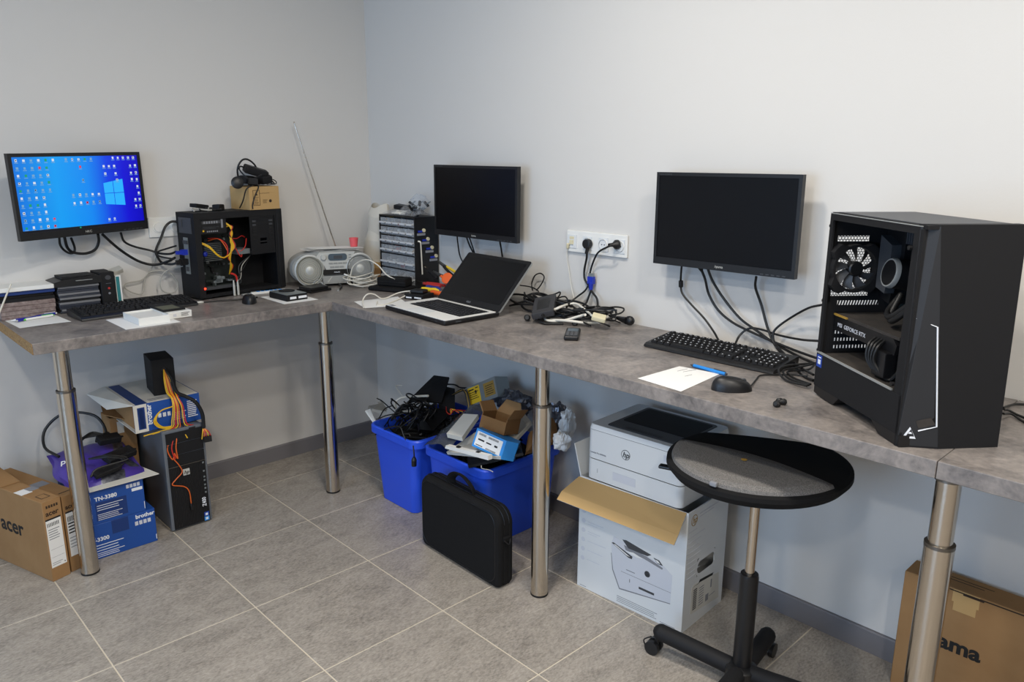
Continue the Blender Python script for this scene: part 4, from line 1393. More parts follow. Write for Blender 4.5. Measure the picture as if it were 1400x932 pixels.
# triangular maker's mark low on the chamfer
ex = (chp(1, .03) - chp(0, .03)).normalized()
o_ = chp(.12, .02)
decal([([(0, 0), (.005, 0), (.0165, .0215), (.014, .026)], 0), ([(.014, .026), (.0165, .0215), (.024, .006), (.028, .0)], 0), ([(.012, 0), (.028, 0), (.0255, .0045), (.014, .0045)], 0), ([(.012, .0105), (.0195, .0105), (.0175, .0145), (.0135, .0145)], 0)], ['inkw'], t, tuple(o_), (tuple(ex), (0, 0, 1)), name='triangle_mark', lift=.0012)
decal([(0, 0, .026, .032, 0), (.006, .008, .02, .02, 1), (.005, .024, .021, .027, 1)], ['intel', 'inkw'], t, (.004, 0, .078), name='blue_sticker')
# rear wall: honeycomb, slots
hx = B()
a_ = .0043
for i in range(20):
    for j in range(20):
        y = .010 + i * a_ * 1.732 + (j % 2) * a_ * .866
        z = .262 + j * a_ * 1.5
        if y > .118:
            continue
        o1 = [(.004, y + a_ * 1.001 * sin(R(60 * k)), z + a_ * 1.001 * cos(R(60 * k))) for k in range(6)]
        i1 = [(.004, y + a_ * .78 * sin(R(60 * k)), z + a_ * .78 * cos(R(60 * k))) for k in range(6)]
        hx.add(o1 + i1, [(k, (k + 1) % 6, 6 + (k + 1) % 6, 6 + k) for k in range(6)])
for i in range(10):
    for j in range(3):
        y = .024 + i * a_ * 1.9 + (j % 2) * a_ * .95
        z = .402 + j * a_ * 1.7
        o1 = [(.004, y + a_ * 1.2 * sin(R(60 * k)), z + a_ * 1.2 * cos(R(60 * k))) for k in range(6)]
        i1 = [(.004, y + a_ * .84 * sin(R(60 * k)), z + a_ * .84 * cos(R(60 * k))) for k in range(6)]
        hx.add(o1 + i1, [(k, (k + 1) % 6, 6 + (k + 1) % 6, 6 + k) for k in range(6)])
hx = hx.build('rear_mesh', 'blackm', t)
hx['kind'] = 'stuff'
rw = B()
rw.bb((.002, .006, .415), (.005, TW - .004, .466)).bb((.002, .118, .262), (.005, TW - .004, .415)).bb((.002, .006, .245), (.005, .018, .415)).bb((.002, .006, .215), (.005, TW - .004, .238)).bb((.002, .006, .25), (.005, TW - .004, .262)).bb((.002, .006, .238), (.005, .038, .25)).bb((.002, .15, .238), (.005, TW - .004, .25)).bb((.002, .006, .03), (.005, TW - .004, .115)).bb((.002, .006, .115), (.005, .036, .215)).bb((.002, .15, .115), (.005, TW - .004, .215))
rw.bb((.002, .018, .386), (.005, .118, .401)).bb((.002, .106, .39), (.005, .118, .416)).bb((.002, .018, .39), (.005, .022, .416))
for k in range(6):
    rw.bb((.002, .036, .113 + .0195 * k), (.005, .15, .1235 + .0195 * k))
for k in range(14):
    y = .036 + .0085 * k
    rw.bb((.0025, y, .115), (.0045, y + .0042, .215))
rw.build('rear_panel', 'blackm', t)
# rear fan
fc = (.02, .064, .335)
fb = B()
n = 32
for (r0, x0, x1) in ((.054, .008, .032),):
    sq = []
    vs = []
    for k in range(n):
        a = 2 * pi * k / n
        ca, sa = cos(a), sin(a)
        m_ = max(abs(ca), abs(sa))
        so = .0605 if abs(abs(ca) - abs(sa)) > .3 else .0745
        vs += [(x0, fc[1] + r0 * ca, fc[2] + r0 * sa), (x1, fc[1] + r0 * ca, fc[2] + r0 * sa), (x1, fc[1] + so * ca, fc[2] + so * sa), (x0, fc[1] + so * ca, fc[2] + so * sa)]
    fs = []
    for k in range(n):
        p_, q_ = 4 * k, 4 * ((k + 1) % n)
        fs += [(p_ + i, p_ + (i + 1) % 4, q_ + (i + 1) % 4, q_ + i) for i in range(4)]
    fb.add(vs, fs)
fan = fb.build('rear_fan', 'blackm', t)
B().lathe([(.0, .034), (.016, .034), (.019, .031), (.019, .012)], (0, fc[1], fc[2]), ax='x', n=24).build('hub', 'black', fan, True)
for k in range(9):
    a = 2 * pi * k / 9
    bl = B()
    def blade(u, v, a=a):
        r_ = .017 + .035 * u
        t_ = a + .28 * u + (v - .5) * (.52 - .08 * u)
        return (.021 + (v - .5) * .014, fc[1] + r_ * cos(t_), fc[2] + r_ * sin(t_))
    bl.grid(blade, 4, 3)
    bl.build('blade', 'gdark', fan, True)
# motherboard side
tray = B().bb((.02, TW - .03, .12), (.33, TW - .026, .46)).build('motherboard', 'pcb', t)
det = B()
rk = random.Random(31)
for k in range(40):
    x, z = rk.uniform(.04, .3), rk.uniform(.14, .44)
    s = rk.uniform(.006, .022)
    det.bb((x, TW - .03 - rk.uniform(.004, .02), z), (x + s, TW - .03, z + s * rk.uniform(.5, 1.6)), rk.choice((0, 0, 0, 1, 2)))
det.build('board_components', ['black', 'gdark', 'dust'], tray)['kind'] = 'stuff'
B().prism([(.02, .26), (.06, .25), (.075, .33), (.1, .35), (.1, .44), (.02, .45)], TW - .075, TW - .03, 'y').build('io_cover', 'black', t)
rm = B()
for k in range(4):
    rm.bb((.2 + .012 * k, TW - .075, .29), (.205 + .012 * k, TW - .03, .43))
rm.build('memory_sticks', 'gdark', t)
pm = B().lathe([(.034, 0), (.036, .004), (.036, .07), (.03, .074)], (.118, TW - .045, .325), rot=(R(80), 0, R(-4)), n=28).build('cooler_pump', 'black', t, True)
B().lathe([(.031, .0745), (.034, .0745), (.036, .071), (.037, .064)], (.118, TW - .045, .325), rot=(R(80), 0, R(-4)), n=28, caps=False).build('metal_ring', 'silver', pm, True)
for k in range(2):
    B().tube([(.15 + .014 * k, .115 - .01 * k, .29), (.17 + .012 * k, .075, .255 - .008 * k), (.21 + .01 * k, .06, .25 - .006 * k), (.27, .075, .3 - .01 * k), (.33, .1, .36 - .02 * k)], .0075, 10).build('coolant_tube', 'rubber', t, True)
# graphics card
gp = B().bb((.006, .035, .212), (.29, TW - .035, .218))
gp.prism([(.02, .035), (.29, .035), (.29, .16), (.02, .16)], .218, .2195, 'z')
g = gp.build('graphics_card', 'dust', t)
B().prism([(.01, .176), (.28, .176), (.285, .2), (.27, .212), (.01, .212)], .033, TW - .04, 'y').build('card_shroud', 'black', g)
B().bb((.008, .0305, .214), (.07, .035, .2185)).build('gold_edge', 'goldl', g)
text('MSI  GEFORCE RTX', .0145, 'inkt', g, (.028, .033, .188), name='card_lettering', sx=1.05)
lf = B()
for k in range(3):
    lf.lathe([(.02, 0), (.03, 0), (.03, .008), (.02, .008)], (.07 + .08 * k, .09, .168), n=20)
lf.build('card_fans', 'gdark', g, True)
for k in range(4):
    B().tube([(.2 + .012 * k, .035, .2), (.21 + .012 * k, .012, .185), (.215 + .01 * k, .01, .15), (.24 + .012 * k, .03, .118), (.29, .05, .125 + .01 * k)], .0035, 6).build('card_power_cable', 'rubber', t, True)
B().bb((.2, .014, .155), (.225, .034, .19)).build('card_power_plug', 'black', t)
sc = B()
for z in (.12, .25, .44):
    sc.lathe([(.004, 0), (.006, .003), (.006, .008)], (-.004, .004, z), ax='x', n=10)
sc.lathe([(.005, 0), (.005, .006)], (.341, -.006, .13), ax='y', n=10)
sc.lathe([(.005, 0), (.005, .006)], (.343, -.006, .425), ax='y', n=10)
sc.build('thumb_screws', 'black', t, True)
B().bb((.02, .01, .474), (.37, TW - .01, .4756)).build('dust_filter', 'gdark', t)
B().bb((.0, -.0008, .4705), (.372, .002, .4725)).build('top_rim', 'silver', t)
hs = B()
for k in range(7):
    hs.bb((.1 + .009 * k, TW - .075, .405), (.105 + .009 * k, TW - .03, .445))
hs.build('voltage_heatsink', 'gdark', t)
B().prism([(.035, .29), (.075, .28), (.085, .33), (.085, .4), (.035, .42)], TW - .1, TW - .075, 'y').build('io_cover_trim', 'gdark', t)
sl = B()
for k in range(15):
    y = .038 + .0075 * k
    sl.add([(.0045, y, .237), (.0045, y + .0042, .237), (.0045, y + .0077, .251), (.0045, y + .0035, .251)], [(0, 1, 2, 3)])
sl.build('vent_bars', 'blackm', t)['kind'] = 'stuff'
bz = B().rbox((.25, .03, .15), (.05, .03, .06), .004)
bz.build('cable_block', 'black', t, True)

# ================================================================== BOXES UNDER THE LEFT BENCH
def carton(label, loc, rz, w, d, h, m, name='cardboard_box', lip=.003):
    t = thing(name, label, 'box', loc, rz)
    B().rbox((w / 2, d / 2, h / 2), (w, d, h), .0015, 0, 1).build('body', m, t, True)
    return t


t = carton('flat brown laptop carton, the nearer of two at the left edge', (.506, -1.736, .0), 107.5, .066, .45, .306, 'card')
text('acer', .082, 'ink', t, (0, .285, .142), LEFT, bold=.0018, name='brand_lettering')
text('acer', .026, 'inkb', t, (.008, 0, .25), FRONT, bold=.0006, name='brand_lettering')
decal([(.004, .052, .058, .238, 0), (.004, .232, .058, .238, 1)] + [(.008 + .0055 * k, .208, .0105 + .0055 * k, .222, 1) for k in range(8)] + rows(.009, .05, .195, 5, .009, .003, 2) + rows(.009, .055, .12, 2, .03, .0008, 2, .05) + [(.05, .058, .054, .062, 1)] + rows(.008, .045, .068, 2, .007, .002, 2), ['paper', 'ink', 'inkg'], t, (0, 0, 0), name='shipping_label')
decal([(.012 + .009 * k, .278, .018 + .009 * k, .288, 0) for k in range(5)], ['inkb'], t, (0, 0, 0), name='handling_marks')
decal([(.018, .03, .05, .07, 0), (.021, .033, .047, .067, 1), (.028, .04, .04, .06, 0)], ['inkb', 'card'], t, (0, 0, .306), TOP, name='printed_frame')
decal([(.0, .12, .04, .17, 0), (.036, .13, .07, .17, 1)], ['paper', 'inkg'], t, (0, 0, .306), TOP, name='tape')
B().add([(.0, .25, .307), (.066, .245, .307), (.075, .44, .34), (.005, .45, .345), (.0, .25, .3105), (.066, .245, .3105), (.075, .44, .3435), (.005, .45, .3485)], [(3, 2, 1, 0), (4, 5, 6, 7), (0, 1, 5, 4), (1, 2, 6, 5), (2, 3, 7, 6), (3, 0, 4, 7)]).build('raised_flap', 'card', t)
t = carton('flat brown laptop carton leaning behind the bench leg, second of two', (.478, -1.668, .0), 107.5, .062, .43, .298, 'card')
text('acer', .024, 'inkb', t, (.008, 0, .245), FRONT, bold=.0006, name='brand_lettering')
decal([(.006, .06, .058, .235, 0), (.006, .229, .058, .235, 1)] + [(.01 + .005 * k, .195, .0125 + .005 * k, .215, 1) for k in range(9)] + rows(.01, .055, .185, 4, .012, .005, 1) + rows(.01, .05, .13, 4, .012, .003, 2), ['paper', 'ink', 'inkg'], t, (0, 0, 0), name='shipping_label')
decal([(.01, .03, .05, .035, 0), (.0, .15, .05, .2, 1)], ['inkb', 'inkg'], t, (0, 0, .298), TOP, name='tape')

t = carton('lower blue toner carton on the floor behind the bench leg', (.447, -1.6, 0), 90, .248, .28, .14, 'blue', 'toner_box')
text('DR-3300', .021, 'inkw', t, (.0, 0, .072), bold=.0006)
text('brother', .022, 'inkw', t, (.176, 0, .117), bold=.0007, name='brand_lettering')
decal([(.09, .085, .15, .139, 0)] + rows(.012, .13, .054, 3, .011, .0025, 1) + rows(.012, .13, .022, 3, .007, .002, 1) + [(.172 + .0155 * k, .09, .1835 + .0155 * k, .106, 2) for k in range(4)] + [(.2435, .01, .246, .03, 1)], ['blued', 'inkw', 'inkt'], t, (0, 0, 0), name='printed_text')
t = carton('upper blue toner carton stacked behind the bench leg', (.447, -1.612, .1405), 90, .23, .27, .136, 'blue', 'toner_box')
text('TN-3380', .021, 'inkw', t, (.055, 0, .092), bold=.0006)
decal([(.055, .012, .165, .085, 0)] + rows(.06, .155, .07, 3, .009, .0022, 1) + rows(.06, .15, .035, 4, .007, .0018, 1) + [(.168 + .013 * k, .11, .178 + .013 * k, .124, 2) for k in range(4)] + [(.186, .092, .225, .104, 1), (.2255, .01, .2275, .04, 1)], ['blued', 'inkw', 'inkt'], t, (0, 0, 0), name='printed_text')
t = thing('card_sheet', 'pale card flap lying on the upper blue toner carton', 'card', (.447, -1.612, .2775), 90)
B().add([(.0, -.012, 0), (.285, -.02, .004), (.25, .14, .004), (.22, .24, .0), (0, .25, 0), (.0, -.012, .003), (.285, -.02, .007), (.25, .14, .007), (.22, .24, .003), (0, .25, .003)], [(4, 3, 2, 1, 0), (5, 6, 7, 8, 9), (0, 1, 6, 5), (1, 2, 7, 6), (2, 3, 8, 7), (3, 4, 9, 8), (4, 0, 5, 9)]).build('sheet', 'paperw', t)
# purple bag with adapters
b = B()


def bagf(u, v):
    puff = sin(pi * min(1, max(0, u))) ** .5 * sin(pi * v) ** .5
    return (.42 - .30 * v, -1.63 + .27 * u + .01 * sin(v * 9), .2815 + .055 * puff * (1 - .4 * u) + .006 * sin(u * 17 + v * 11) * puff + (.055 * v * v))


b.grid(bagf, 22, 16)
b.add([bagf(0, 0), bagf(1, 0), bagf(1, 1), bagf(0, 1)], [(3, 2, 1, 0)])
for k, f_ in enumerate(b.f):
    if len(f_) == 4 and k < 22 * 16:
        i, j = k % 22, k // 22
        b.m[k] = 1 if i > 17 and j > 2 else (1 if j < 2 and i > 8 and i < 16 else 0)
t = b.build('plastic_bag', ['purple', 'foil'], None, True)
tag(t, 'shiny purple and silver plastic bag on top of the blue toner cartons', 'bag')
text('post', .04, 'inkw', t, (.3, -1.62, .352), ((0, 1, .0), (-1, 0, .35)), shear=.3, bold=.0006)
adapter('flat black power brick on the purple bag', (.345, -1.425, .352), (.12, .05, .024), (.35, .0, 1.95))
adapter('black charger with a grey striped end on the purple bag', (.225, -1.425, .385), (.085, .045, .026), (.3, .1, 1.7))
adapter('black plug block low on the front of the purple bag', (.405, -1.49, .325), (.1, .03, .018), (.4, -.1, 1.75))
rod([(.2, -1.6, .35), (.08, -1.62, .36), (.04, -1.6, .42), (.06, -1.53, .475), (.12, -1.44, .46), (.18, -1.42, .405), (.2, -1.45, .385)], .0055, 'cable', 'rubber', 'thick black cord looping up behind the bench leg over the purple bag', 'cable', n=8)
for k in range(3):
    rod([(.2 + .015 * k, -1.55, .385), (.19, -1.5 + .01 * k, .4 + .006 * k), (.2, -1.44, .4), (.17 + .02 * k, -1.41, .39), (.22, -1.47, .383 + .004 * k)], .005, 'cable', 'rubber', 'black cord bundled on the purple bag', 'cable', 'cords on the purple bag')
for k in range(3):
    rod([(.33, -1.53 + .012 * k, .36), (.37, -1.47, .362 + .004 * k), (.39, -1.43 + .01 * k, .345), (.4, -1.52, .33 + .005 * k), (.41, -1.55, .318)], .004, 'cable', 'rubber', 'black lead lying down the front of the purple bag', 'cable', 'leads on the bag front')
# brown box behind
t = thing('cardboard_box', 'plain brown cardboard box with an open flap behind the toner cartons', 'box', (.145, -1.392, 0), 90)
B().bb((0, 0, 0), (.095, .004, .44)).bb((0, .11, 0), (.095, .114, .44)).bb((0, .004, 0), (.004, .11, .44)).bb((.091, .004, 0), (.095, .11, .44)).build('body', 'card', t)
B().add([(-.02, -.0, .46), (.095, -.14, .43), (.095, .0, .44), (0, .1, .47), (-.02, -.0, .463), (.095, -.14, .433), (.095, .0, .443), (0, .1, .473)], [(3, 2, 1, 0), (4, 5, 6, 7), (0, 1, 5, 4), (1, 2, 6, 5), (2, 3, 7, 6), (3, 0, 4, 7)]).build('flap', 'card', t)
decal([(.025, .37, .05, .42, 0)], ['paperw'], t, (0, 0, 0), name='label')

# workstation tower
t = thing('desktop_computer', 'closed black and grey workstation tower standing on the floor tiles', 'computer', (.418, -1.287, 0), 90)
B().bb((.004, .012, .008), (.162, .385, .425)).build('side_panels', 'pcgrey', t)
fr = B().rbox((.083, .008, .217), (.166, .024, .424), .004)
fr.build('front_frame', 'pcgrey', t, True)
B().bb((.012, -.008, .01), (.156, -.002, .272)).build('lower_front', 'blackm', t)
rb = B()
for k in range(22):
    rb.bb((.014 + .0064 * k, -.0092, .012), (.0165 + .0064 * k, -.008, .27))
rb.build('ribs', 'black', t)
for k in range(3):
    B().bb((.012, -.0075, .277 + .048 * k), (.156, -.002, .322 + .048 * k)).build('bay_cover', 'blackm', t)
B().bb((.012, -.0085, .2735), (.156, -.0015, .2765)).build('trim_strip', 'steel_d', t)
t2 = B().bb((.064, -.012, .232), (.09, -.0095, .258)).build('badge', 'silverl', t)
text('hp', .02, 'ink', t2, (.067, -.012, .238), shear=.25, bold=.0004)
text('Z400', .022, 'inkw', t, (.144, -.0095, .075), ((0, 0, 1), (-1, 0, 0)), bold=.0004, sx=.85)
decal([(.132, .03, .152, .048, 0), (.132, .01, .152, .028, 1), (.137, .033, .147, .043, 2), (.137, .014, .147, .024, 2)], ['intel', 'skyblue', 'inkw'], t, (0, -.0093, 0), name='stickers')
pp = B()
for z in (.225, .2, .185, .165, .15, .132, .262):
    pp.bb((.143, -.0105, z), (.15, -.0092, z + .007))
pp.build('front_ports', 'galv', t)
fb = B()
for x in (.02, .146):
    for y in (.03, .35):
        B().lathe([(.012, 0), (.012, .008)], (x, y, 0), n=12).build('foot', 'rubber', t)
# blue and white carton on the tower
BZ = .4305
t = thing('toner_box', 'blue and white toner carton lying across the workstation tower', 'box', (.372, -1.366, BZ), 90)
w_, d_, h_ = .256, .345, .113
b = B().bb((.0, .0, .0), (w_, .003, h_), 0).bb((.0, d_ - .003, 0), (w_, d_, h_), 1).bb((w_ - .003, .003, 0), (w_, d_ - .003, h_), 0).bb((0, .003, 0), (w_ - .003, d_ - .003, .003), 1).bb((0, .003, h_ - .003), (w_ - .003, d_ - .003, h_), 1)
b.bb((.012, .003, .003), (.015, d_ - .003, h_ - .003), 2)
b.build('body', ['blue', 'paperw', 'card'], t)
B().add([(0, 0, h_), (0, d_, h_), (-.075, d_ * .92, h_ - .01), (-.06, d_ * .35, h_ - .03), (0, 0, h_ + .002), (0, d_, h_ + .002), (-.075, d_ * .92, h_ - .008), (-.06, d_ * .35, h_ - .028)], [(3, 2, 1, 0), (4, 5, 6, 7), (0, 1, 5, 4), (1, 2, 6, 5), (2, 3, 7, 6), (3, 0, 4, 7)]).build('end_flap', 'paperw', t)
decal([(0, 0, .05, h_, 0), (.014, .012, .042, h_ - .012, 1), (.016, .014, .04, h_ - .014, 0)] + [(.02, .018 + .0065 * k, .036, .021 + .0065 * k, 1) for k in range(12)] + [(.09 + .018 * k, .045, .102 + .018 * k, .062, 2) for k in range(3)] + rows(.15, .2, .05, 5, .007, .003, 2) + rows(.205, .245, .085, 9, .008, .004, 2), ['paperw', 'blued', 'inkw'], t, (0, 0, 0), name='printed_front')
text('brother', .026, 'inkw', t, (.066, 0, .025), ((0, 0, 1), (-1, 0, 0)), bold=.0006, name='brand_lettering')
decal([(.012, .0, .055, d_ - .01, 0)] + [(.07, .02 + .012 * k, .13, .026 + .012 * k, 1) for k in range(3)] + rows(.16, .245, .3, 5, .012, .004, 1), ['blued', 'inkg'], t, (0, 0, h_), TOP, name='printed_top')
# power supply on top with its wires
t = thing('power_supply', 'black computer power supply with a bundle of coloured wires on the blue carton', 'power supply', (.3, -1.26, BZ + .114), 82)
B().rbox((.043, .07, .074), (.086, .14, .148), .002, 0, 1).build('casing', 'blackm', t, True)
decal([(.062, .012, .078, .036, 0)], ['paper'], t, (0, 0, 0), name='label')
PS = Matrix.Translation((.3, -1.26, BZ + .114)) @ Matrix.Rotation(R(82), 4, 'Z')
B().lathe([(.009, 0), (.009, .004)], (.045, -.004, .105), ax='y', n=14).build('cable_gland', 'black', t)
WO = (.045, -.004, .105)
cols = ['yellow', 'yellow', 'red', 'yellow', 'orange', 'rubber', 'yellow', 'red']
for k in range(8):
    j = (k - 3.5) * .0035
    end = [(.02 + .012 * k, -.045, -.128), (.0 + .02 * k, -.05 - .01 * (k % 2), -.15)]
    B().tube([WO, (.05 + j, -.03, .07), (.055 + j * 1.4, -.055, .022), (.06 + j, -.08, .004), (.065 + j * 1.5, -.098, -.03), (.062 + j * 2, -.1, -.08), (.06 + j * 3, -.102, -.11), (.04 + j * 9, -.1 + .002 * k, -.124)], .0024, 5).build('wire', cols[k], t, True)
B().tube([(.052, -.004, .1), (.065, -.03, .07), (.074, -.06, .02), (.1, -.09, .004), (.13, -.108, -.02), (.15, -.112, -.07), (.15, -.118, -.13)], .0075, 8).build('sleeved_loom', 'blackm', t, True)
for k in range(5):
    B().tube([(.148, -.115, -.13), (.142 + .006 * k, -.125, -.148), (.138 + .009 * k, -.122, -.175)], .0022, 5).build('wire', ('yellow', 'orange', 'red', 'yellow', 'red')[k], t, True)
B().bb((.145, -.128, -.19), (.175, -.116, -.165)).build('plug', 'black', t)
for k in range(3):
    B().tube([(.03, -.1, -.105 - .004 * k), (-.0 - .006 * k, -.1, -.1), (-.02 - .004 * k, -.1, -.07), (.0, -.1, -.035), (.045, -.098, -.025)], .0026, 5).build('wire', 'yellow', t, True)
for k in range(3):
    B().tube([(.04, -.095, -.118), (.02 + .012 * k, -.118, -.15), (.005 + .016 * k, -.125, -.19), (.02 + .01 * k, -.124, -.235), (.03, -.122, -.21)], .0024, 5).build('wire', ('orange', 'red', 'orange')[k], t, True)
B().tube([(.05, -.095, -.12), (.075, -.112, -.14), (.085, -.116, -.16)], .0026, 5).build('wire', 'yellow', t, True)
B().bb((.01, -.11, -.135), (.12, -.095, -.12)).build('connector_strip', 'black', t)
rod([(0.432, -1.256, 0.315), (0.436, -1.238, 0.283), (0.436, -1.229, 0.252), (0.436, -1.255, 0.228), (0.436, -1.271, 0.208), (0.436, -1.227, 0.188), (0.436, -1.209, 0.160), (0.434, -1.205, 0.100)], .0022, 'wire', 'orange', 'thin red-brown wire hanging down the front of the workstation tower', 'wire', plugs=((-1, .022, .006, 'black'),))

# ================================================================== BLUE BINS
def bin_(label, x0, x1, y0, y1, h, fl=.045):
    t = thing('storage_bin', label, 'bin', ((x0 + x1) / 2, (y0 + y1) / 2, 0), 0, group='blue plastic bins under the bench')
    w, d = (x1 - x0) / 2, (y1 - y0) / 2
    def ring(e, r):
        return rrect(-w - e, -d - e * .55, w + e, d + e * .55, r, 5)
    def band(b, A, za, Bp, zb, flip=False):
        n = len(A)
        fs = [(i, (i + 1) % n, n + (i + 1) % n, n + i) for i in range(n)]
        b.add([(x, y, za) for x, y in A] + [(x, y, zb) for x, y in Bp], [f[::-1] for f in fs] if flip else fs)
    b = B()
    band(b, ring(0, .03), .002, ring(fl * .85, .04), h - .03)
    band(b, ring(-.003, .028), .006, ring(fl * .85 - .003, .038), h - .03, True)
    b.add([(x, y, .002) for x, y in ring(0, .03)], [list(range(24))[::-1]])
    b.add([(x, y, .006) for x, y in ring(-.003, .028)], [list(range(24))])
    b.build('tub', 'bin', t, True)
    r = B()
    band(r, ring(fl * .85, .04), h - .034, ring(fl + .014, .05), h - .034)
    band(r, ring(fl + .014, .05), h - .034, ring(fl + .014, .05), h - .006)
    band(r, ring(fl + .014, .05), h - .006, ring(fl + .008, .046), h)
    band(r, ring(fl + .008, .046), h, ring(fl - .003, .04), h)
    band(r, ring(fl - .003, .04), h, ring(fl * .85 - .003, .038), h - .034)
    r.build('rim', 'bin', t, True)
    return t


bin_('blue bin nearer the room corner, heaped with black cables', .715, .962, -.475, -.06, .345, .038)
bin_('blue bin behind the black bag, heaped with boxes and packaging', 1.085, 1.385, -.462, -.085, .345, .036)
# contents of the first bin
zb = .30
o = B().rbox((0, 0, 0), (.21, .4, .012), .003, 0, 1, rot=(R(-3), R(8), 0)).build('plastic_cover', 'blackm', None, True, (.87, -.25, .3))
tag(o, 'flat black panel lying low in the cable bin', 'panel')


def slab(pts, th, name, m, label, cat, group=None):
    """flat piece from four corners and a thickness"""
    P = [Vector(p) for p in pts]
    n = (P[1] - P[0]).cross(P[3] - P[0]).normalized() * th
    o = B().add(P + [p + n for p in P], [(3, 2, 1, 0), (4, 5, 6, 7), (0, 1, 5, 4), (1, 2, 6, 5), (2, 3, 7, 6), (3, 0, 4, 7)]).build(name, m)
    return tag(o, label, cat, group)


slab([(0.705, -0.300, 0.409), (0.863, -0.240, 0.420), (0.796, -0.140, 0.503), (0.685, -0.140, 0.488)], .008, 'plastic_cover', 'blackm', 'black lid standing highest out of the cable bin', 'panel')
slab([(0.928, -0.420, 0.352), (0.902, -0.330, 0.316), (0.881, -0.180, 0.383), (0.693, -0.260, 0.348)], .012, 'plastic_cover', 'black', 'black folded cover leaning in the middle of the cable bin', 'panel')
slab([(0.841, -0.240, 0.397), (0.929, -0.220, 0.384), (0.834, -0.140, 0.446), (0.733, -0.140, 0.437)], .02, 'plastic_cover', 'blackm', 'small black box part behind the standing lid in the cable bin', 'panel')
slab([(0.684, -0.460, 0.303), (0.677, -0.440, 0.289), (0.558, -0.420, 0.358), (0.552, -0.440, 0.354)], .006, 'white_strip', 'white', 'white plastic strip standing at the left rim of the cable bin', 'strip')
slab([(0.576, -0.420, 0.355), (0.604, -0.360, 0.334), (0.480, -0.300, 0.333), (0.422, -0.340, 0.313)], .012, 'white_connector', 'gcable', 'pale grey connector block at the left of the cable bin', 'connector')
slab([(0.497, -0.300, 0.308), (0.528, -0.300, 0.323), (0.452, -0.280, 0.343), (0.426, -0.280, 0.330)], .008, 'white_strip', 'gcable', 'short white bracket behind the pale connector in the cable bin', 'strip')
rk = random.Random(17)
BL = ['black cable coiled in the heaped cable bin']
for k in range(24):
    cx, cy, cz = rk.uniform(.71, .87), rk.uniform(-.45, -.28), rk.uniform(.33, .41)
    rr_, ph = rk.uniform(.035, .065), rk.random() * 6
    tl = rk.uniform(-.5, .5)
    pts = [(cx + rr_ * cos(ph + q) * (1 + .2 * sin(q * 1.7 + k)), cy + rr_ * .8 * sin(ph + q), cz + .03 * sin(ph + q * 1.5) + tl * rr_ * cos(q + ph) * .6 + .004 * q) for q in [i * .8 for i in range(int(rk.uniform(6, 12)))]]
    rod(pts, rk.choice((.0028, .0035, .0042)), 'cable', 'rubber', BL[0], 'cable', 'black cables in the cable bin', sub=4)
rod([(0.706, -0.490, 0.296), (0.818, -0.500, 0.359), (0.905, -0.500, 0.389), (0.934, -0.500, 0.358), (0.954, -0.500, 0.335)], .003, 'cable', 'rubber', 'black lead hanging over the front of the cable bin heap', 'cable')
rod([(0.814, -0.380, 0.406), (0.703, -0.360, 0.373), (0.633, -0.330, 0.384), (0.638, -0.300, 0.407), (0.712, -0.280, 0.427), (0.816, -0.280, 0.455)], .0055, 'cable', 'wcable', 'thick white cable curving through the cable bin heap', 'cable', n=8)
rod([(0.593, -0.260, 0.398), (0.490, -0.220, 0.406), (0.468, -0.200, 0.408), (0.505, -0.200, 0.416)], .0025, 'cable', 'wcable', 'thin white wire sticking up from the cable bin', 'cable')
rod([(0.807, -0.160, 0.482), (0.834, -0.140, 0.481), (0.851, -0.120, 0.467), (0.913, -0.120, 0.480)], .004, 'cable', 'rubber', 'black cord running behind the heap towards the silver power supply', 'cable')
for k in range(3):
    rod([(0.931, -0.270, 0.430), (0.960, -0.290, 0.418), (0.998, -0.300, 0.420), (1.0 + .012 * k, -.3, .445), (1.03, -.28 + .02 * k, .43)], .002, 'wire', ('orange', 'yellow', 'red')[k], ('orange', 'yellow', 'red')[k] + ' thin wire among the black parts between the bins', 'wire')
    rod([(0.886, -0.200, 0.457), (.96 + .01 * k, -.2, .5), (1.0 + .01 * k, -.21, .46 - .01 * k), (1.02, -.22, .42)], .003, 'cable', ('rubber', 'goldl', 'rubber')[k], ('black', 'brown', 'second black')[k] + ' lead sagging beside the silver power supply in the bins', 'cable')
rod([(1.033, -0.525, 0.348), (1.040, -0.527, 0.316), (1.039, -0.527, 0.290)], .003, 'cable', 'rubber', 'short black lead hanging down the front between the two bins', 'cable', plugs=((-1, .028, .011, 'black'),))
# dark filling of the bins
for (cx, cy, sx, sy, la) in ((.838, -.268, .2, .33, 'dark tangle of leads filling the cable bin'), (1.235, -.273, .25, .3, 'dark tangle of leads filling the bin behind the bag')):
    b = B()
    for k in range(26):
        px_, py_ = cx + rk.uniform(-.5, .5) * sx, cy + rk.uniform(-.5, .5) * sy
        b.tube([(px_ + rk.uniform(-.05, .05), py_ + rk.uniform(-.05, .05), .295 + rk.uniform(-.02, .04)) for q in range(6)], .005, 5, sub=4)
    b.bb((cx - sx * .55, cy - sy * .5, .03), (cx + sx * .55, cy + sy * .5, .285))
    o = b.build('cable_filling', 'rubber', None, True)
    tag(o, la, 'cables', kind='stuff')
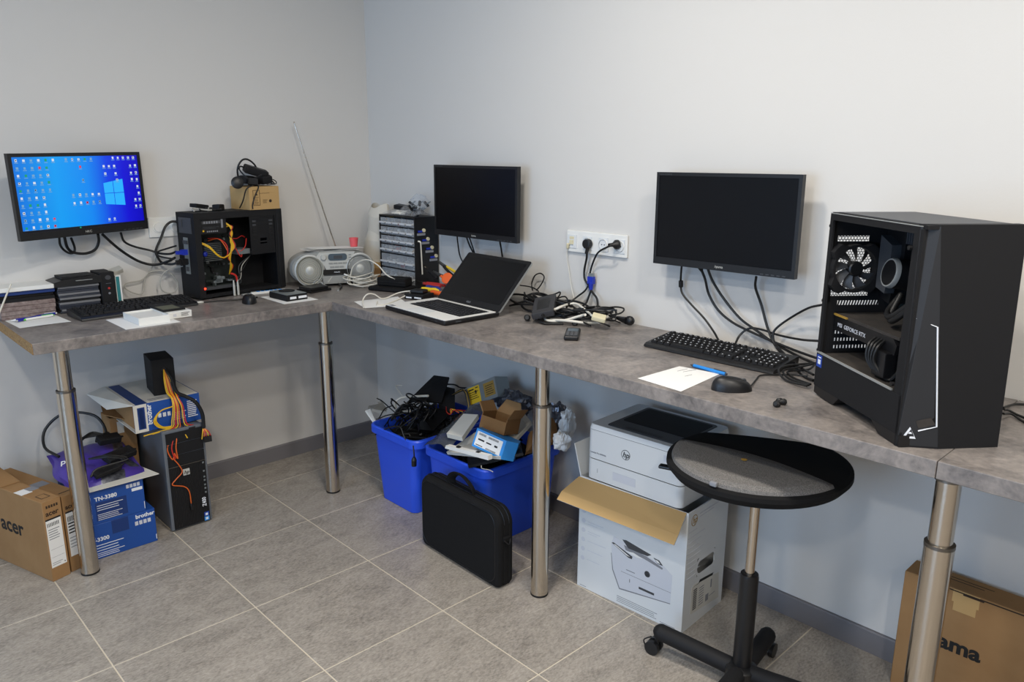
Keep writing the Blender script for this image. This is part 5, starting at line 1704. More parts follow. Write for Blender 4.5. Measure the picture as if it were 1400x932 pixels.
# contents of the second bin
t = thing('power_supply', 'silver computer power supply with yellow labels standing in the bin', 'power supply', (1.000, -0.200, 0.427), rot=(R(-14), R(-27), R(8)))
B().bb((0, 0, 0), (.095, .08, .088)).build('casing', 'galv', t)
B().bb((.095, 0, 0), (.185, .08, .088)).build('side_casing', 'galv', t)
decal([(.012, .008, .085, .08, 0)] + [(.018, .066, .05, .072, 1), (.055, .05, .066, .062, 1), (.06, .07, .078, .074, 1)] + rows(.018, .078, .055, 4, .009, .003, 1), ['yellowl', 'ink'], t, (0, 0, 0), name='yellow_label')
decal([(.11, .015, .175, .075, 0)] + rows(.12, .17, .06, 5, .009, .003, 1), ['goldl', 'inkb'], t, (0, 0, 0), name='gold_label')
o = slab([(1.223, -0.500, 0.359), (1.517, -0.490, 0.424), (1.389, -0.200, 0.453), (1.264, -0.160, 0.490)], .012, 'flat_box', 'paperw', 'flat off-white box lying slanted under the blue parcel in the bin', 'box')
o = slab([(1.251, -0.515, 0.402), (1.498, -0.515, 0.428), (1.498, -0.515, 0.445), (1.256, -0.515, 0.415)], .02, 'white_tray', 'white', 'white slim tray edge with black clips at the front of the bin heap', 'tray')
for q in ((1.321, -0.525, 0.422), (1.433, -0.525, 0.433)):
    B().box(q, (.016, .012, .012)).build('clip', 'blackm', o)
# grey antistatic bag
b = B()
A_, B2_, C_, D2_ = Vector((1.099, -0.530, 0.359)), Vector((1.253, -0.520, 0.392)), Vector((1.173, -0.240, 0.482)), Vector((1.037, -0.260, 0.434))
b.grid(lambda u, v: tuple((A_ * (1 - u) + B2_ * u) * (1 - v) + (D2_ * (1 - u) + C_ * u) * v + Vector((0, 0, .022 * sin(pi * u) + .004 * sin(u * 11 + v * 17)))), 12, 16)
tag(b.build('antistatic_bag', 'bagdark', None, True), 'grey translucent antistatic bag lying across the two bins', 'bag')
o = slab([(1.206, -0.485, 0.420), (1.281, -0.470, 0.422), (1.227, -0.340, 0.469), (1.160, -0.360, 0.460)], .02, 'small_box', 'paperw', 'small off-white box on the grey bag in the bin', 'box')
# light blue parcel with a label, brown carton on it
t = thing('parcel_box', 'light blue parcel with a white barcode label in the bin', 'box', (1.373, -0.505, 0.440), 0, rot=(R(-20), R(6), R(6)))
B().prism([(.0, .0), (.145, .0), (.165, .05), (.13, .11), (.03, .11), (-.02, .05)], 0, .07, 'z').build('body', 'skyblue', t)
decal([(.008, .008, .132, .062, 0)] + [(.018 + .0035 * k, .05, .02 + .0035 * k, .058, 1) for k in range(10)] + [(.065 + .0035 * k, .05, .067 + .0035 * k, .058, 1) for k in range(14)] + [(.02, .031, .05, .037, 1), (.06, .031, .085, .036, 1), (.1, .03, .115, .037, 1)] + [(.065 + .0035 * k, .009, .067 + .0035 * k, .015, 1) for k in range(14)] + rows(.015, .05, .011, 1, .01, .003, 1), ['paper', 'ink'], t, (0, 0, 0), name='barcode_label')
t = thing('small_carton', 'open brown carton with raised flaps on the light blue parcel', 'carton', (1.341, -0.440, 0.490), 0, rot=(R(-14), R(5), R(12)))
w_, d_, h_ = .115, .1, .06
B().bb((0, 0, 0), (w_, .003, h_ - .012)).bb((0, d_ - .003, 0), (w_, d_, h_)).bb((0, .003, 0), (.003, d_ - .003, h_)).bb((w_ - .003, .003, 0), (w_, d_ - .003, h_)).bb((.003, .003, 0), (w_ - .003, d_ - .003, .003)).build('body', 'cardd', t)
for q in ([(0, 0, h_), (0, d_, h_), (-.03, d_, h_ + .035), (-.03, .01, h_ + .03)], [(w_, d_, h_), (w_, 0, h_), (w_ + .02, .0, h_ + .04), (w_ + .02, d_, h_ + .04)], [(w_, d_, h_), (0, d_, h_), (.02, d_ + .02, h_ + .05), (w_ - .03, d_ + .02, h_ + .05)]):
    B().add(q + [tuple(Vector(k) + Vector((.002, .002, .002))) for k in q], [(0, 1, 2, 3), (7, 6, 5, 4), (0, 4, 5, 1), (1, 5, 6, 2), (2, 6, 7, 3), (3, 7, 4, 0)]).build('flap', 'card', t)
slab([(1.550, -0.400, 0.426), (1.518, -0.200, 0.409), (1.462, -0.160, 0.487), (1.465, -0.300, 0.453)], .02, 'cardboard_piece', 'cardd', 'brown cardboard piece standing at the right side of the bin behind the steel leg', 'cardboard')


def crumple(label, c, r, m, name, seed, n=18):
    b = B()
    b.ball((0, 0, 0), 1, n=28)
    for v in b.v:
        q = v + Vector((seed, 0, 0))
        m_ = 1 + .34 * mnoise.noise(q * 2.2) + .3 * abs(mnoise.noise(q * 5)) - .22 * abs(mnoise.noise(q * 9))
        v *= m_
        v.x *= r[0]
        v.y *= r[1]
        v.z *= r[2]
    o = b.build(name, m, None, False, c)
    return tag(o, label, 'packaging')


crumple('crumpled dark foil bag along the wall side of the bin', (1.186, -0.110, 0.476), (.1, .045, .05), 'foil', 'foil_bag', 5)
crumple('crumpled dark foil bag right of the steel leg in the bin', (1.467, -0.140, 0.481), (.04, .04, .065), 'foil', 'foil_bag', 6)
crumple('crumpled white paper standing at the right end of the bin', (1.509, -0.130, 0.468), (.028, .04, .06), 'paper', 'crumpled_paper', 7)
crumple('crumpled white paper ball low at the right end of the bin', (1.566, -0.220, 0.440), (.035, .035, .035), 'paper', 'crumpled_paper', 8)
slab([(1.350, -0.500, 0.341), (1.563, -0.420, 0.435), (1.425, -0.300, 0.409), (1.252, -0.420, 0.324)], .01, 'plastic_cover', 'black', 'black panel lying in the front of the bin behind the bag', 'panel')
rod([(1.449, -0.525, 0.390), (1.459, -0.530, 0.383), (1.495, -0.530, 0.389), (1.513, -0.525, 0.385)], .0015, 'wire', 'gcable', 'thin bare wire end over the front rim of the bin behind the bag', 'wire')

# ================================================================== LAPTOP BAG
t = thing('laptop_bag', 'black nylon laptop bag standing before the blue bins', 'bag', (1.18, -.605, 0), -1.5)
BW, BD, BH = .458, .078, .298
b = B()


def bagr(e):
    P = []
    for cx, cy, a, r in ((BW - e - .055, BH - e - .055, 0, .055), (e + .045, BH - e - .045, 90, .045), (e + .018, .002 + e + .018, 180, .018), (BW - e - .018, .002 + e + .018, 270, .018)):
        for k in range(7):
            t_ = R(a + 15 * k)
            P.append((cx + r * cos(t_), cy + r * sin(t_)))
    return P


P0 = bagr(0)
ins = bagr
seq = [(ins(.012), 0), (ins(.004), .006), (ins(0), .016), (ins(-.0), .026), (ins(.003), .03), (ins(-.0), .034), (ins(0), BD - .03), (ins(.003), BD - .026), (ins(0), BD - .02), (ins(.004), BD - .006), (ins(.012), BD)]
n = len(P0)
for (A, ya), (Bq, yb) in zip(seq, seq[1:]):
    b.add([(x, ya, z) for x, z in A] + [(x, yb, z) for x, z in Bq], [(i, n + i, n + (i + 1) % n, (i + 1) % n)[::-1] for i in range(n)])
b.add([(x, 0, z) for x, z in seq[0][0]], [list(range(n))])
b.add([(x, BD, z) for x, z in seq[-1][0]], [list(range(n))[::-1]])
b.build('body', 'nylon', t, True)
hd = B()
hp_ = [(.15, BD / 2, BH - .006), (.155, BD / 2 - .004, BH + .025), (.19, BD / 2 - .008, BH + .052), (.235, BD / 2 - .008, BH + .052), (.275, BD / 2 - .004, BH + .025), (.285, BD / 2, BH - .006)]
hd.tube(hp_, .017, 8, flat=.3)
hd.build('handle', 'nylon', t, True)
zp = B()
for yy in (.03, BD - .026):
    q = ins(-.0015)
    zp.tube([(x, yy, z) for x, z in q[:14]], .0018, 5, smooth=False)
zp.build('zip', 'black', t)
B().rbox((BW + .004, BD / 2, .19), (.012, .03, .018), .003).build('strap_loop', 'nylon', t, True)
B().tube([(BW + .008, BD / 2 - .014, .19), (BW + .016, BD / 2, .175), (BW + .008, BD / 2 + .014, .19)], .0025, 6).build('strap_ring', 'black', t, True)
B().rbox((-.004, BD / 2, .24), (.012, .03, .018), .003).build('strap_loop', 'nylon', t, True)
sm = B()
sm.tube([(x, -.0005, z) for x, z in rrect(.014, .018, BW - .014, BH - .014, .045, 6)] + [(BW - .014, -.0005, BH - .06)], .0016, 5, smooth=False)
sm.build('seam', 'black', t)

# ================================================================== PRINTER BOX AND PRINTER
t = thing('printer_box', 'white printer carton with a picture of a printer, flaps open, under the bench', 'box', (1.8, -.379, 0), 3.2)
w_, d_, h_ = .425, .262, .42
b = B()
b.bb((0, 0, 0), (w_, .004, h_), 0).bb((0, d_ - .004, 0), (w_, d_, h_), 0).bb((0, .004, 0), (.004, d_ - .004, h_), 0).bb((.004, .004, 0), (w_ - .004, d_ - .004, .004), 1)
b.bb((w_ - .004, .004, 0), (w_, d_ - .004, .17)).bb((w_ - .004, .004, .235), (w_, d_ - .004, h_)).bb((w_ - .004, .004, .17), (w_, .075, .235)).bb((w_ - .004, .19, .17), (w_, d_ - .004, .235))
b.build('body', ['whitep', 'cardl'], t)
hh = B()
o1, i1 = rrect(.07, .165, .195, .24, .03, 6), rrect(.076, .178, .19, .222, .021, 6)
hh.add([(w_ + .0006, y, z) for y, z in o1] + [(w_ + .0006, y, z) for y, z in i1], [(k, (k + 1) % 28, 28 + (k + 1) % 28, 28 + k) for k in range(28)])
hh.build('hand_hole_surround', 'whitep', t)
def flap(q, th=.004, m=('cardl', 'whitep')):
    P = [Vector(k) for k in q]
    n_ = (P[1] - P[0]).cross(P[3] - P[0]).normalized() * th
    b_ = B()
    b_.add(P + [p_ - n_ for p_ in P], [(0, 1, 2, 3)], 0)
    b_.add(P + [p_ - n_ for p_ in P], [(7, 6, 5, 4), (0, 4, 5, 1), (1, 5, 6, 2), (2, 6, 7, 3), (3, 7, 4, 0)], 1)
    return b_.build('flap', list(m), t)


b = B()
flap([(-.005, 0, h_ - .005), (-.02, -.075, h_ - .04), (w_ + .01, -.075, h_ - .04), (w_ - .008, 0, h_)][::1])
flap([(-.02, -.075, h_ - .04), (-.02, -.1, h_ - .062), (w_ + .012, -.1, h_ - .062), (w_ + .01, -.075, h_ - .04)])
flap([(0, d_, h_), (0, 0.0, h_), (-.03, .0, h_ + .11), (-.03, d_, h_ + .11)], m=('card', 'whitep'))
# printed picture of a printer
pr = [([(.141, .215), (.15, .12), (.18, .062), (.379, .089), (.381, .19), (.35, .21), (.15, .245)], 0), ([(.141, .18), (.143, .18), (.152, .122), (.182, .063), (.379, .09), (.379, .087), (.18, .058), (.149, .119)], 1),
      ([(.185, .245), (.2, .248), (.3, .232), (.285, .222), (.21, .222)], 2), ([(.192, .228), (.28, .22), (.345, .203), (.343, .196), (.27, .208), (.2, .212)], 1),
      ([(.142, .218), (.15, .222), (.228, .198), (.226, .188), (.212, .188)], 2), ([(.15, .216), (.205, .194), (.218, .194), (.158, .217)], 4), ([(.308, .226), (.33, .224), (.345, .21), (.325, .21)], 2), ([(.314, .222), (.326, .221), (.335, .213), (.324, .213)], 4), ([(.2, .208), (.245, .202), (.268, .206), (.23, .214)], 4),
      (.185, .127, .379, .1285, 1), (.205, .14, .24, .143, 1), (disc((.288, .158), .011), 3), (disc((.288, .158), .008), 0), (.282, .15, .286, .166, 3), (.289, .15, .293, .162, 3), (.258, .092, .318, .1, 3), (.22, .1, .222, .112, 3)]
pr2 = []
decal(pr, ['inkt', 'inkg', 'gdark', 'gdark', 'paper'], t, (0, 0, 0), name='printer_picture', lift=.0003)
ls = []
for k in range(6):
    z = .258 + .036 - .0357 * k
    ls += [(disc((.021, z + .0), .0085, 14), 0), (.04, z - .001, .118 - .012 * (k % 3), z + .0012, 1)]
    if k in (1, 2):
        ls += [(.04, z - .009, .08, z - .007, 1)]
decal(ls + rows(.172, .335, .03, 4, .0065, .0016, 2, .1) + [(.345, .008, .4, .0095, 2), (.012, .0065, .04, .008, 2)], ['inkt', 'inkt', 'inkg'], t, (0, 0, 0), name='printed_text')
decal([(disc((.038, .385), .019), 0), (disc((.038, .385), .0165), 1)] + rows(.008, .06, .35, 1, .01, .002, 3) + [(.014, .33 - .018 * k, .11 - .02 * (k % 3), .332 - .018 * k, 3) for k in range(9)] + [(disc((.009, .331 - .018 * k), .003, 8), 3) for k in range(9)] + [(.07, .395, .19, .398, 3), (.07, .385, .16, .3875, 3)], ['goldl', 'whitep', 'ink', 'inkt'], t, (w_, 0, 0), RIGHT, name='printed_side')
text('hp', .03, 'goldl', t, (w_, .024, .376), RIGHT, shear=.3, bold=.0006, name='brand_lettering')
decal([([(.048, .05), (.06, .045), (.24, .025), (.228, .125), (.06, .15), (.048, .14)], 0), ([(.052, .142), (.09, .14), (.1, .152), (.19, .14), (.185, .132), (.1, .142)], 1)] + [(.062, .055 + .007 * k, .085, .059 + .007 * k, 1) for k in range(11)] + [(.1, .055 + .009 * k, .13, .058 + .009 * k, 2) for k in range(8)] + [(.145, .05, .165, .075, 2), (.17, .06, .21, .062, 2), (.175, .09, .183, .12, 2)], ['paperw', 'ink', 'inkg'], t, (w_, 0, 0), RIGHT, name='shipping_label')

t = thing('laser_printer', 'white laser printer with a dark top standing on the open printer carton', 'printer', (1.826, -.378, .4215), 3.0)
w_, d_, h_ = .37, .3, .205
P0 = rrect(0, 0, w_, d_, .022, 4)
B().prism(P0, .004, .075, 'z').build('paper_tray', 'whitep', t, True)
B().prism(rrect(.001, .001, w_ - .001, d_ - .001, .022, 4), .0755, .0775, 'z').build('tray_gap', 'gdark', t, True)
B().prism(P0, .078, .178, 'z').build('body', 'whitep', t, True)
B().prism(rrect(.001, .001, w_ - .001, d_ - .001, .022, 4), .178, .1795, 'z').build('lid_gap', 'inkg', t, True)
b = B().prism(P0, .18, .196, 'z', 0, rrect(.004, .006, w_ - .004, d_ - .002, .02, 4))
b.build('top_cover', 'whitep', t, True)
B().prism(rrect(.055, .03, w_ - .035, d_ - .02, .012, 4), .1955, .1985, 'z', 0, rrect(.058, .033, w_ - .038, d_ - .023, .01, 4)).build('output_tray', 'gdark', t)
B().prism(rrect(.07, .1, w_ - .045, d_ - .035, .012, 4), .1984, .1992, 'z').build('output_well', 'blackm', t)
B().bb((.12, .045, .1984), (.26, .06, .1992)).build('button_strip', 'black', t)
decal([(disc((.158, .125), .0175, 24), 0), (disc((.158, .125), .0155, 24), 1)], ['gdark', 'whitep'], t, (0, 0, 0), name='round_badge')
text('hp', .026, 'gdark', t, (.146, -.0007, .117), shear=.25, bold=.0006, name='brand_lettering')
text('LaserJet Pro M404dn', .0075, 'inkg', t, (.016, 0, .097), bold=.0002, name='model_lettering')
decal([(.046, .03, .0475, .045, 0), (.11, .024, .2, .052, 1), (.112, .026, .198, .044, 0)], ['inkg', 'inkt'], t, (0, 0, 0), name='tray_handle_marks')  # tray handle drawn as flat grey shapes
decal([(.3, .145, .318, .165, 0)], ['inkt'], t, (0, 0, 0), name='front_mark')

# ================================================================== STOOL
SC = (2.49, -.452)
t = thing('swivel_stool', 'black stool with a round grey felt seat on a steel gas post with casters', 'stool', (SC[0], SC[1], 0), 0)
SX, SY = 2.45 - SC[0], -.385 - SC[1]
B().lathe([(.022, .05), (.026, .055), (.026, .36), (.024, .37), (.018, .372)], (0, 0, 0), n=24).build('post_sleeve', 'black', t, True)
B().lathe([(.0135, .37), (.0135, .62)], (0, 0, 0), n=20).build('gas_post', 'steel', t, True)
# seat plan: circle cut straight on the wall side
cut = R(25)
nrm_ = Vector((-sin(cut), cos(cut)))


def plan(r, lim):
    P = []
    for k in range(64):
        a = 2 * pi * k / 64
        v = Vector((r * cos(a), r * sin(a)))
        e = v.dot(nrm_) - lim
        if e > 0:
            v -= nrm_ * e * .86
        P.append((SX + v.x, SY + v.y))
    return P


tz = lambda P, z: [(x, y, z + .035 * ((x - SX) * .35 + (y - SY) * .6)) for x, y in P]
levels = [(plan(.06, .06), .6), (plan(.17, .12), .612), (plan(.232, .168), .64), (plan(.248, .18), .66), (plan(.247, .179), .672), (plan(.236, .171), .676)]
b = B()
for (A, za), (C2, zb2) in zip(levels, levels[1:]):
    b.add(tz(A, za) + tz(C2, zb2), [(i, (i + 1) % 64, 64 + (i + 1) % 64, 64 + i) for i in range(64)])
b.add(tz(*levels[-1]), [list(range(64))])
b.add(tz(*levels[0]), [list(range(64))[::-1]])
b.build('seat_shell', 'nylon', t, True)
# felt patch on the near half
fl_ = []
ch = Vector((.04, 1)).normalized()
ca = R(-9)
cn = Vector((-sin(ca), cos(ca)))
pts = []
for k in range(73):
    a = R(180) + ca + R(180) * k / 72
    r_ = .264
    pts.append((SX + r_ * cos(a), SY + r_ * sin(a) + .0))
arc = [(SX + .231 * cos(R(351) - R(162) * (k / 40)), SY + .231 * sin(R(351) - R(162) * (k / 40))) for k in range(41)]
mid = [(arc[-1][0] + (arc[0][0] - arc[-1][0]) * k / 12 + .0, arc[-1][1] + (arc[0][1] - arc[-1][1]) * k / 12 + .035 * sin(pi * k / 12)) for k in range(1, 12)]
poly = arc + mid
n = len(poly)
fb = B()
cx_, cy_ = SX + .0, SY - .1
top_ = tz(poly, .685)
low_ = tz([(x + (x - cx_) * .02, y + (y - cy_) * .02) for x, y in poly], .675)
inn_ = tz([(x - (x - cx_) * .1, y - (y - cy_) * .1) for x, y in poly], .692)
inn2 = tz([(x - (x - cx_) * .35, y - (y - cy_) * .35) for x, y in poly], .696)
for A, C2 in ((low_, top_), (top_, inn_), (inn_, inn2)):
    fb.add(A + C2, [(i, n + i, n + (i + 1) % n, (i + 1) % n) for i in range(n)])
fb.add(inn2, [list(range(n))[::-1]])
fb.build('felt_pad', 'fabric', t, True)
B().lathe([(.0, .0), (.007, 0), (.0085, .002), (.0045, .0035), (0, .0025)], (SX + .0, SY - .075, .696), n=16).build('rivet', 'goldl', t, True)
B().rbox((SX + .01, SY - .24, .68), (.02, .012, .012), .003).build('stitched_tab', 'inkg', t, True)
B().tube([(SX - .1, SY - .05, .62), (SX - .2, SY - .09, .615), (SX - .235, SY - .1, .612)], .006, 8).rbox((SX - .226, SY - .1, .612), (.05, .024, .01), .004, rot=(0, 0, .3)).build('height_lever', 'black', t, True)
B().lathe([(.045, .035), (.045, .075), (.03, .085)], (0, 0, 0), n=24).build('base_hub', 'black', t, True)
for k, (an, ln) in enumerate(((189, .275), (96, .205), (8, .25), (-82, .25))):
    a = R(an)
    dx, dy = cos(a), sin(a)
    ar = B().tube([(dx * .03, dy * .03, .062), (dx * .09, dy * .09, .066), (dx * (ln - .02), dy * (ln - .02), .078)], .0255, 12)
    ar.ball((dx * (ln - .022), dy * (ln - .022), .078), (.0255, .0255, .0255))
    arm = ar.build('base_arm', 'blackm', t, True)
    px_, py_ = dx * ln, dy * ln
    w2 = B()
    for s in (-1, 1):
        w2.lathe([(.014, -.008), (.0225, -.007), (.0225, .007), (.014, .008)], (px_ + s * -dy * .013, py_ + s * dx * .013, .0225), rot=(R(90), 0, a), n=20)
    w2.build('caster', 'black', arm, True)
    B().cyl((px_ - dx * .008, py_ - dy * .008, .03), (px_ - dx * .012, py_ - dy * .012, .07), .007, 10).build('caster_stem', 'black', arm, True)
    B().tube([(px_ + .03 * dx, py_ + .03 * dy, .012), (px_ + .034 * dx, py_ + .034 * dy, .03), (px_ + .01 * dx, py_ + .01 * dy, .05)], .0022, 6).build('caster_guard', 'black', arm, True)

# ================================================================== MONITOR CARTON BEHIND THE RIGHT LEG
t = thing('monitor_box', 'brown monitor carton behind the nearest steel leg by the right wall', 'box', (2.777, -.105, 0), 0)
w_, d_, h_ = .56, .088, .362
B().rbox((w_ / 2, d_ / 2, h_ / 2), (w_, d_, h_), .002, 0, 1).build('body', 'card', t, True)
text('iiyama', .06, 'ink', t, (.212, 0, .178), bold=.0022, name='brand_lettering', sx=1.08, al='RIGHT')
decal([(.125, .325, .19, .361, 0), (.13, .30, .185, .325, 0)], ['cardl'], t, (0, 0, 0), name='clear_tape')
decal(rows(.1, .21, .06, 2, .014, .003, 0), ['inkb'], t, (0, 0, h_), TOP, name='printed_text')
B().bb((.1, -.0012, .3555), (.4, .0, .3585)).bb((.15, -.002, .352), (.2, 0, .3555)).build('torn_edge', 'inkb', t)

# ================================================================== CABLES ON THE LEFT WALL
XL = .03
rod([(0.060, -1.466, 1.176), (0.045, -1.463, 1.146), (0.035, -1.451, 1.124), (0.030, -1.431, 1.108), (0.030, -1.415, 1.110), (0.030, -1.410, 1.129), (0.050, -1.423, 1.169)], .0045, 'cable', 'rubber', 'black cord hanging in a small loop at the left below the lit monitor', 'cable', n=8)
rod([(0.060, -1.448, 1.175), (0.040, -1.438, 1.132), (0.030, -1.417, 1.110), (0.030, -1.374, 1.102), (0.030, -1.337, 1.115), (0.040, -1.323, 1.147), (0.060, -1.328, 1.178)], .0055, 'cable', 'rubber', 'thick black cord hanging in a wide loop below the lit monitor', 'cable', n=8)
rod([(0.060, -1.312, 1.177), (0.045, -1.271, 1.132), (0.035, -1.225, 1.089), (0.030, -1.170, 1.050), (0.040, -1.116, 1.034), (0.070, -1.071, 1.048), (0.110, -1.057, 1.066)], .0055, 'cable', 'rubber', 'thick black video cable running from the lit monitor to the wired tower', 'cable', n=8)
rod([(0.050, -1.240, 1.178), (0.040, -1.227, 1.140), (0.030, -1.186, 1.115), (0.030, -1.127, 1.095), (0.050, -1.097, 1.082), (0.090, -1.069, 1.081), (0.120, -1.053, 1.092)], .0045, 'cable', 'rubber', 'black cable running higher from the lit monitor to the wired tower', 'cable', n=8)
rod([(0.050, -1.006, 1.209), (0.045, -1.034, 1.210), (0.050, -1.062, 1.191), (0.050, -1.084, 1.146), (0.050, -1.110, 1.096), (0.050, -1.105, 1.065), (0.050, -1.089, 1.041), (0.070, -1.054, 1.034), (0.090, -1.030, 1.050)], .0052, 'cable', 'rubber', 'thick black power cord curving from the wired tower past the wall socket', 'cable', n=8, plugs=((0, .03, .011, 'black'),))
rod([(0.120, -1.064, 1.062), (0.080, -1.088, 1.066), (0.060, -1.107, 1.075), (0.050, -1.102, 1.089), (0.060, -1.069, 1.100), (0.100, -1.043, 1.114)], .004, 'cable', 'rubber', 'black lead bunched beside the blue video plug of the wired tower', 'cable')
rod([(0.006, -1.051, 1.169), (0.010, -1.065, 1.136), (0.015, -1.089, 1.097), (0.015, -1.105, 1.052), (0.020, -1.129, 1.014), (0.020, -1.166, 0.974), (0.020, -1.216, 0.967), (0.020, -1.234, 0.963), (0.025, -1.242, 0.952), (0.030, -1.226, 0.932), (0.035, -1.191, 0.916), (0.030, -1.171, 0.926), (0.020, -1.157, 0.973), (0.020, -1.133, 1.002), (0.030, -1.085, 1.005), (0.040, -1.048, 0.983), (0.040, -1.030, 0.943), (0.040, -1.043, 0.912), (0.045, -1.073, 0.907), (0.045, -1.101, 0.926), (0.045, -1.104, 0.964), (0.050, -1.084, 1.000), (0.060, -1.046, 1.017), (0.085, -1.018, 1.023)], .0026, 'cable', 'gcable', 'white network cable looping along the left wall behind the keyboard', 'cable', sub=6)

# ================================================================== CABLES ON THE RIGHT WALL
YM = -.06
rod([(0.765, -0.060, 1.140), (0.746, -0.040, 1.104), (0.736, -0.020, 1.045), (0.772, -0.020, 1.002), (0.833, -0.030, 0.940)], .0032, 'cable', 'rubber', 'black lead hanging left below the monitor over the laptop', 'cable', plugs=((1, .02, .006, 'rubber'),))
rod([(0.826, -0.060, 1.148), (0.832, -0.045, 1.105), (0.842, -0.020, 1.049), (0.867, -0.020, 0.993), (0.902, -0.030, 0.932)], .0036, 'cable', 'rubber', 'black lead hanging in the middle below the monitor over the laptop', 'cable', plugs=((0, .02, .0075, 'rubber'),))
rod([(0.845, -0.060, 1.149), (0.846, -0.040, 1.100), (0.852, -0.020, 1.037), (0.876, -0.020, 0.977), (0.922, -0.030, 0.928)], .0032, 'cable', 'rubber', 'second black lead in the middle below the monitor over the laptop', 'cable')
rod([(1.044, -0.060, 1.146), (1.025, -0.030, 1.090), (1.024, -0.020, 1.035), (1.044, -0.030, 0.966), (1.044, -0.030, 0.934)], .0036, 'cable', 'rubber', 'black lead hanging right below the monitor over the laptop', 'cable')
# from the socket strip
t = thing('mains_lead', 'black power cord with a round angled plug in the second socket of the strip', 'power cord', (0, 0, 0))
B().tube([(1.508, -0.040, 1.155), (1.501, -0.030, 1.114), (1.483, -0.020, 1.067), (1.484, -0.020, 1.032), (1.500, -0.020, 1.012), (1.527, -0.025, 0.987), (1.558, -0.030, 0.963), (1.571, -0.040, 0.933), (1.577, -0.060, 0.925)], .0042, 8).build('cord', 'rubber', t, True)
B().lathe([(.0185, 0), (.0195, .006), (.018, .018), (.012, .021)], (1.498, -0.016, 1.166), rot=(R(90), 0, 0), n=20).cyl((1.508, -0.028, 1.168), (1.500, -0.032, 1.129), .009, 10, 0, .006).build('plug', 'black', t, True)
t = thing('mains_lead', 'black power cord with a straight plug in the last socket of the strip', 'power cord', (0, 0, 0))
B().tube([(1.646, -0.055, 1.176), (1.623, -0.060, 1.167), (1.570, -0.045, 1.142), (1.530, -0.025, 1.100), (1.512, -0.020, 1.058), (1.507, -0.020, 1.021), (1.497, -0.025, 0.989), (1.461, -0.030, 0.959), (1.445, -0.050, 0.939)], .0036, 8).build('cord', 'rubber', t, True)
B().lathe([(.017, 0), (.018, .004), (.017, .012), (.008, .022), (.006, .04)], (1.639, -0.016, 1.175), rot=(R(90), 0, R(-20)), n=20).build('plug', 'black', t, True)
rod([(1.393, -0.020, 1.143), (1.383, -0.012, 1.107), (1.393, -0.008, 1.044), (1.408, -0.010, 0.987), (1.434, -0.020, 0.945), (1.467, -0.040, 0.935)], .0016, 'cable', 'wcable', 'thin white network lead hanging from the socket strip', 'cable', plugs=((0, .016, .006, 'cream'),))
# heap of leads and the loose black brick
t = thing('video_cable', 'black cable with an upright blue video plug behind the cable heap', 'cable', (0, 0, 0))
B().tube([(1.521, -0.022, 0.989), (1.513, -0.025, 0.965), (1.507, -0.030, 0.942), (1.506, -0.050, 0.930)], .004, 8).build('lead', 'rubber', t, True)
q = Vector((1.520, -0.022, 1.003))
B().cyl(q + Vector((0, 0, -.012)), q + Vector((0, 0, .018)), .007, 10, 0, .011).build('plug', 'vga', t, True)
B().bb(q + Vector((-.014, -.007, .012)), q + Vector((.014, .007, .04))).build('plug_body', 'vga', t)
B().bb(q + Vector((-.011, -.005, .04)), q + Vector((.011, .005, .052))).build('plug_shell', 'galv', t)
adapter('large flat black power brick tilted on the cable heap', (1.44, -.195, Z + .05), (.16, .085, .026), (R(14), R(12), R(-50)), m='brick')
rk = random.Random(77)
for k in range(24):
    cx, cy = 1.22 + .02 * k + rk.uniform(-.03, .03), -.09 + rk.uniform(-.04, .03) - .02 * (k > 5)
    rx, ry = rk.uniform(.05, .1), rk.uniform(.03, .055)
    ph = rk.random() * 6
    pts = []
    for i in range(9):
        q = ph + i * .85
        pts.append((cx + rx * cos(q), min(-.012, cy + ry * sin(q)), Z + .008 + .012 * (k % 4) + .012 * (1 + sin(q * 1.4 + k))))
    rod(pts, rk.choice((.0032, .004, .0045)), 'cable', 'rubber', 'black lead in the heap between the laptop and the socket strip', 'cable', 'black leads in the bench heap', sub=4)
rod([(1.222, -0.040, 0.952), (1.207, -0.030, 0.977), (1.219, -0.025, 1.011), (1.252, -0.025, 1.025), (1.273, -0.025, 1.011), (1.258, -0.030, 0.977), (1.243, -0.040, 0.955)], .0028, 'cable', 'rubber', 'black lead standing up in a tall loop behind the laptop', 'cable')
rod([(1.159, -0.050, 0.967), (1.219, -0.050, 0.968), (1.271, -0.060, 0.961), (1.309, -0.090, 0.951)], .0028, 'cable', 'rubber', 'black lead running from the laptop lid edge to the power brick', 'cable')
rod([(1.319, -0.050, 0.945), (1.346, -0.040, 0.953), (1.372, -0.035, 0.965), (1.370, -0.040, 0.948), (1.359, -0.050, 0.936), (1.410, -0.050, 0.954), (1.443, -0.060, 0.937)], .003, 'cable', 'rubber', 'black lead curling above the right of the power brick', 'cable')
rod([(1.497, -0.120, 0.946), (1.522, -0.200, 0.946), (1.487, -0.214, 0.926), (1.466, -0.218, 0.901), (1.501, -0.236, 0.898), (1.544, -0.203, 0.900), (1.611, -0.177, 0.926), (1.643, -0.194, 0.936)], .0048, 'cable', 'wcable', 'thick white cable bending round the front of the power brick', 'cable', n=8)
rod([(1.496, -0.222, 0.898), (1.572, -0.213, 0.906), (1.624, -0.171, 0.900), (1.651, -0.129, 0.898), (1.668, -0.108, 0.906), (1.653, -0.078, 0.916)], .0048, 'cable', 'wcable', 'white cable running along the front of the cable heap', 'cable', n=8)
rod([(1.504, -0.128, 0.948), (1.530, -0.115, 0.950), (1.590, -0.146, 0.946), (1.636, -0.163, 0.936), (1.667, -0.173, 0.926)], .004, 'cable', 'wcable', 'white cable crossing the top of the cable heap', 'cable', n=8)
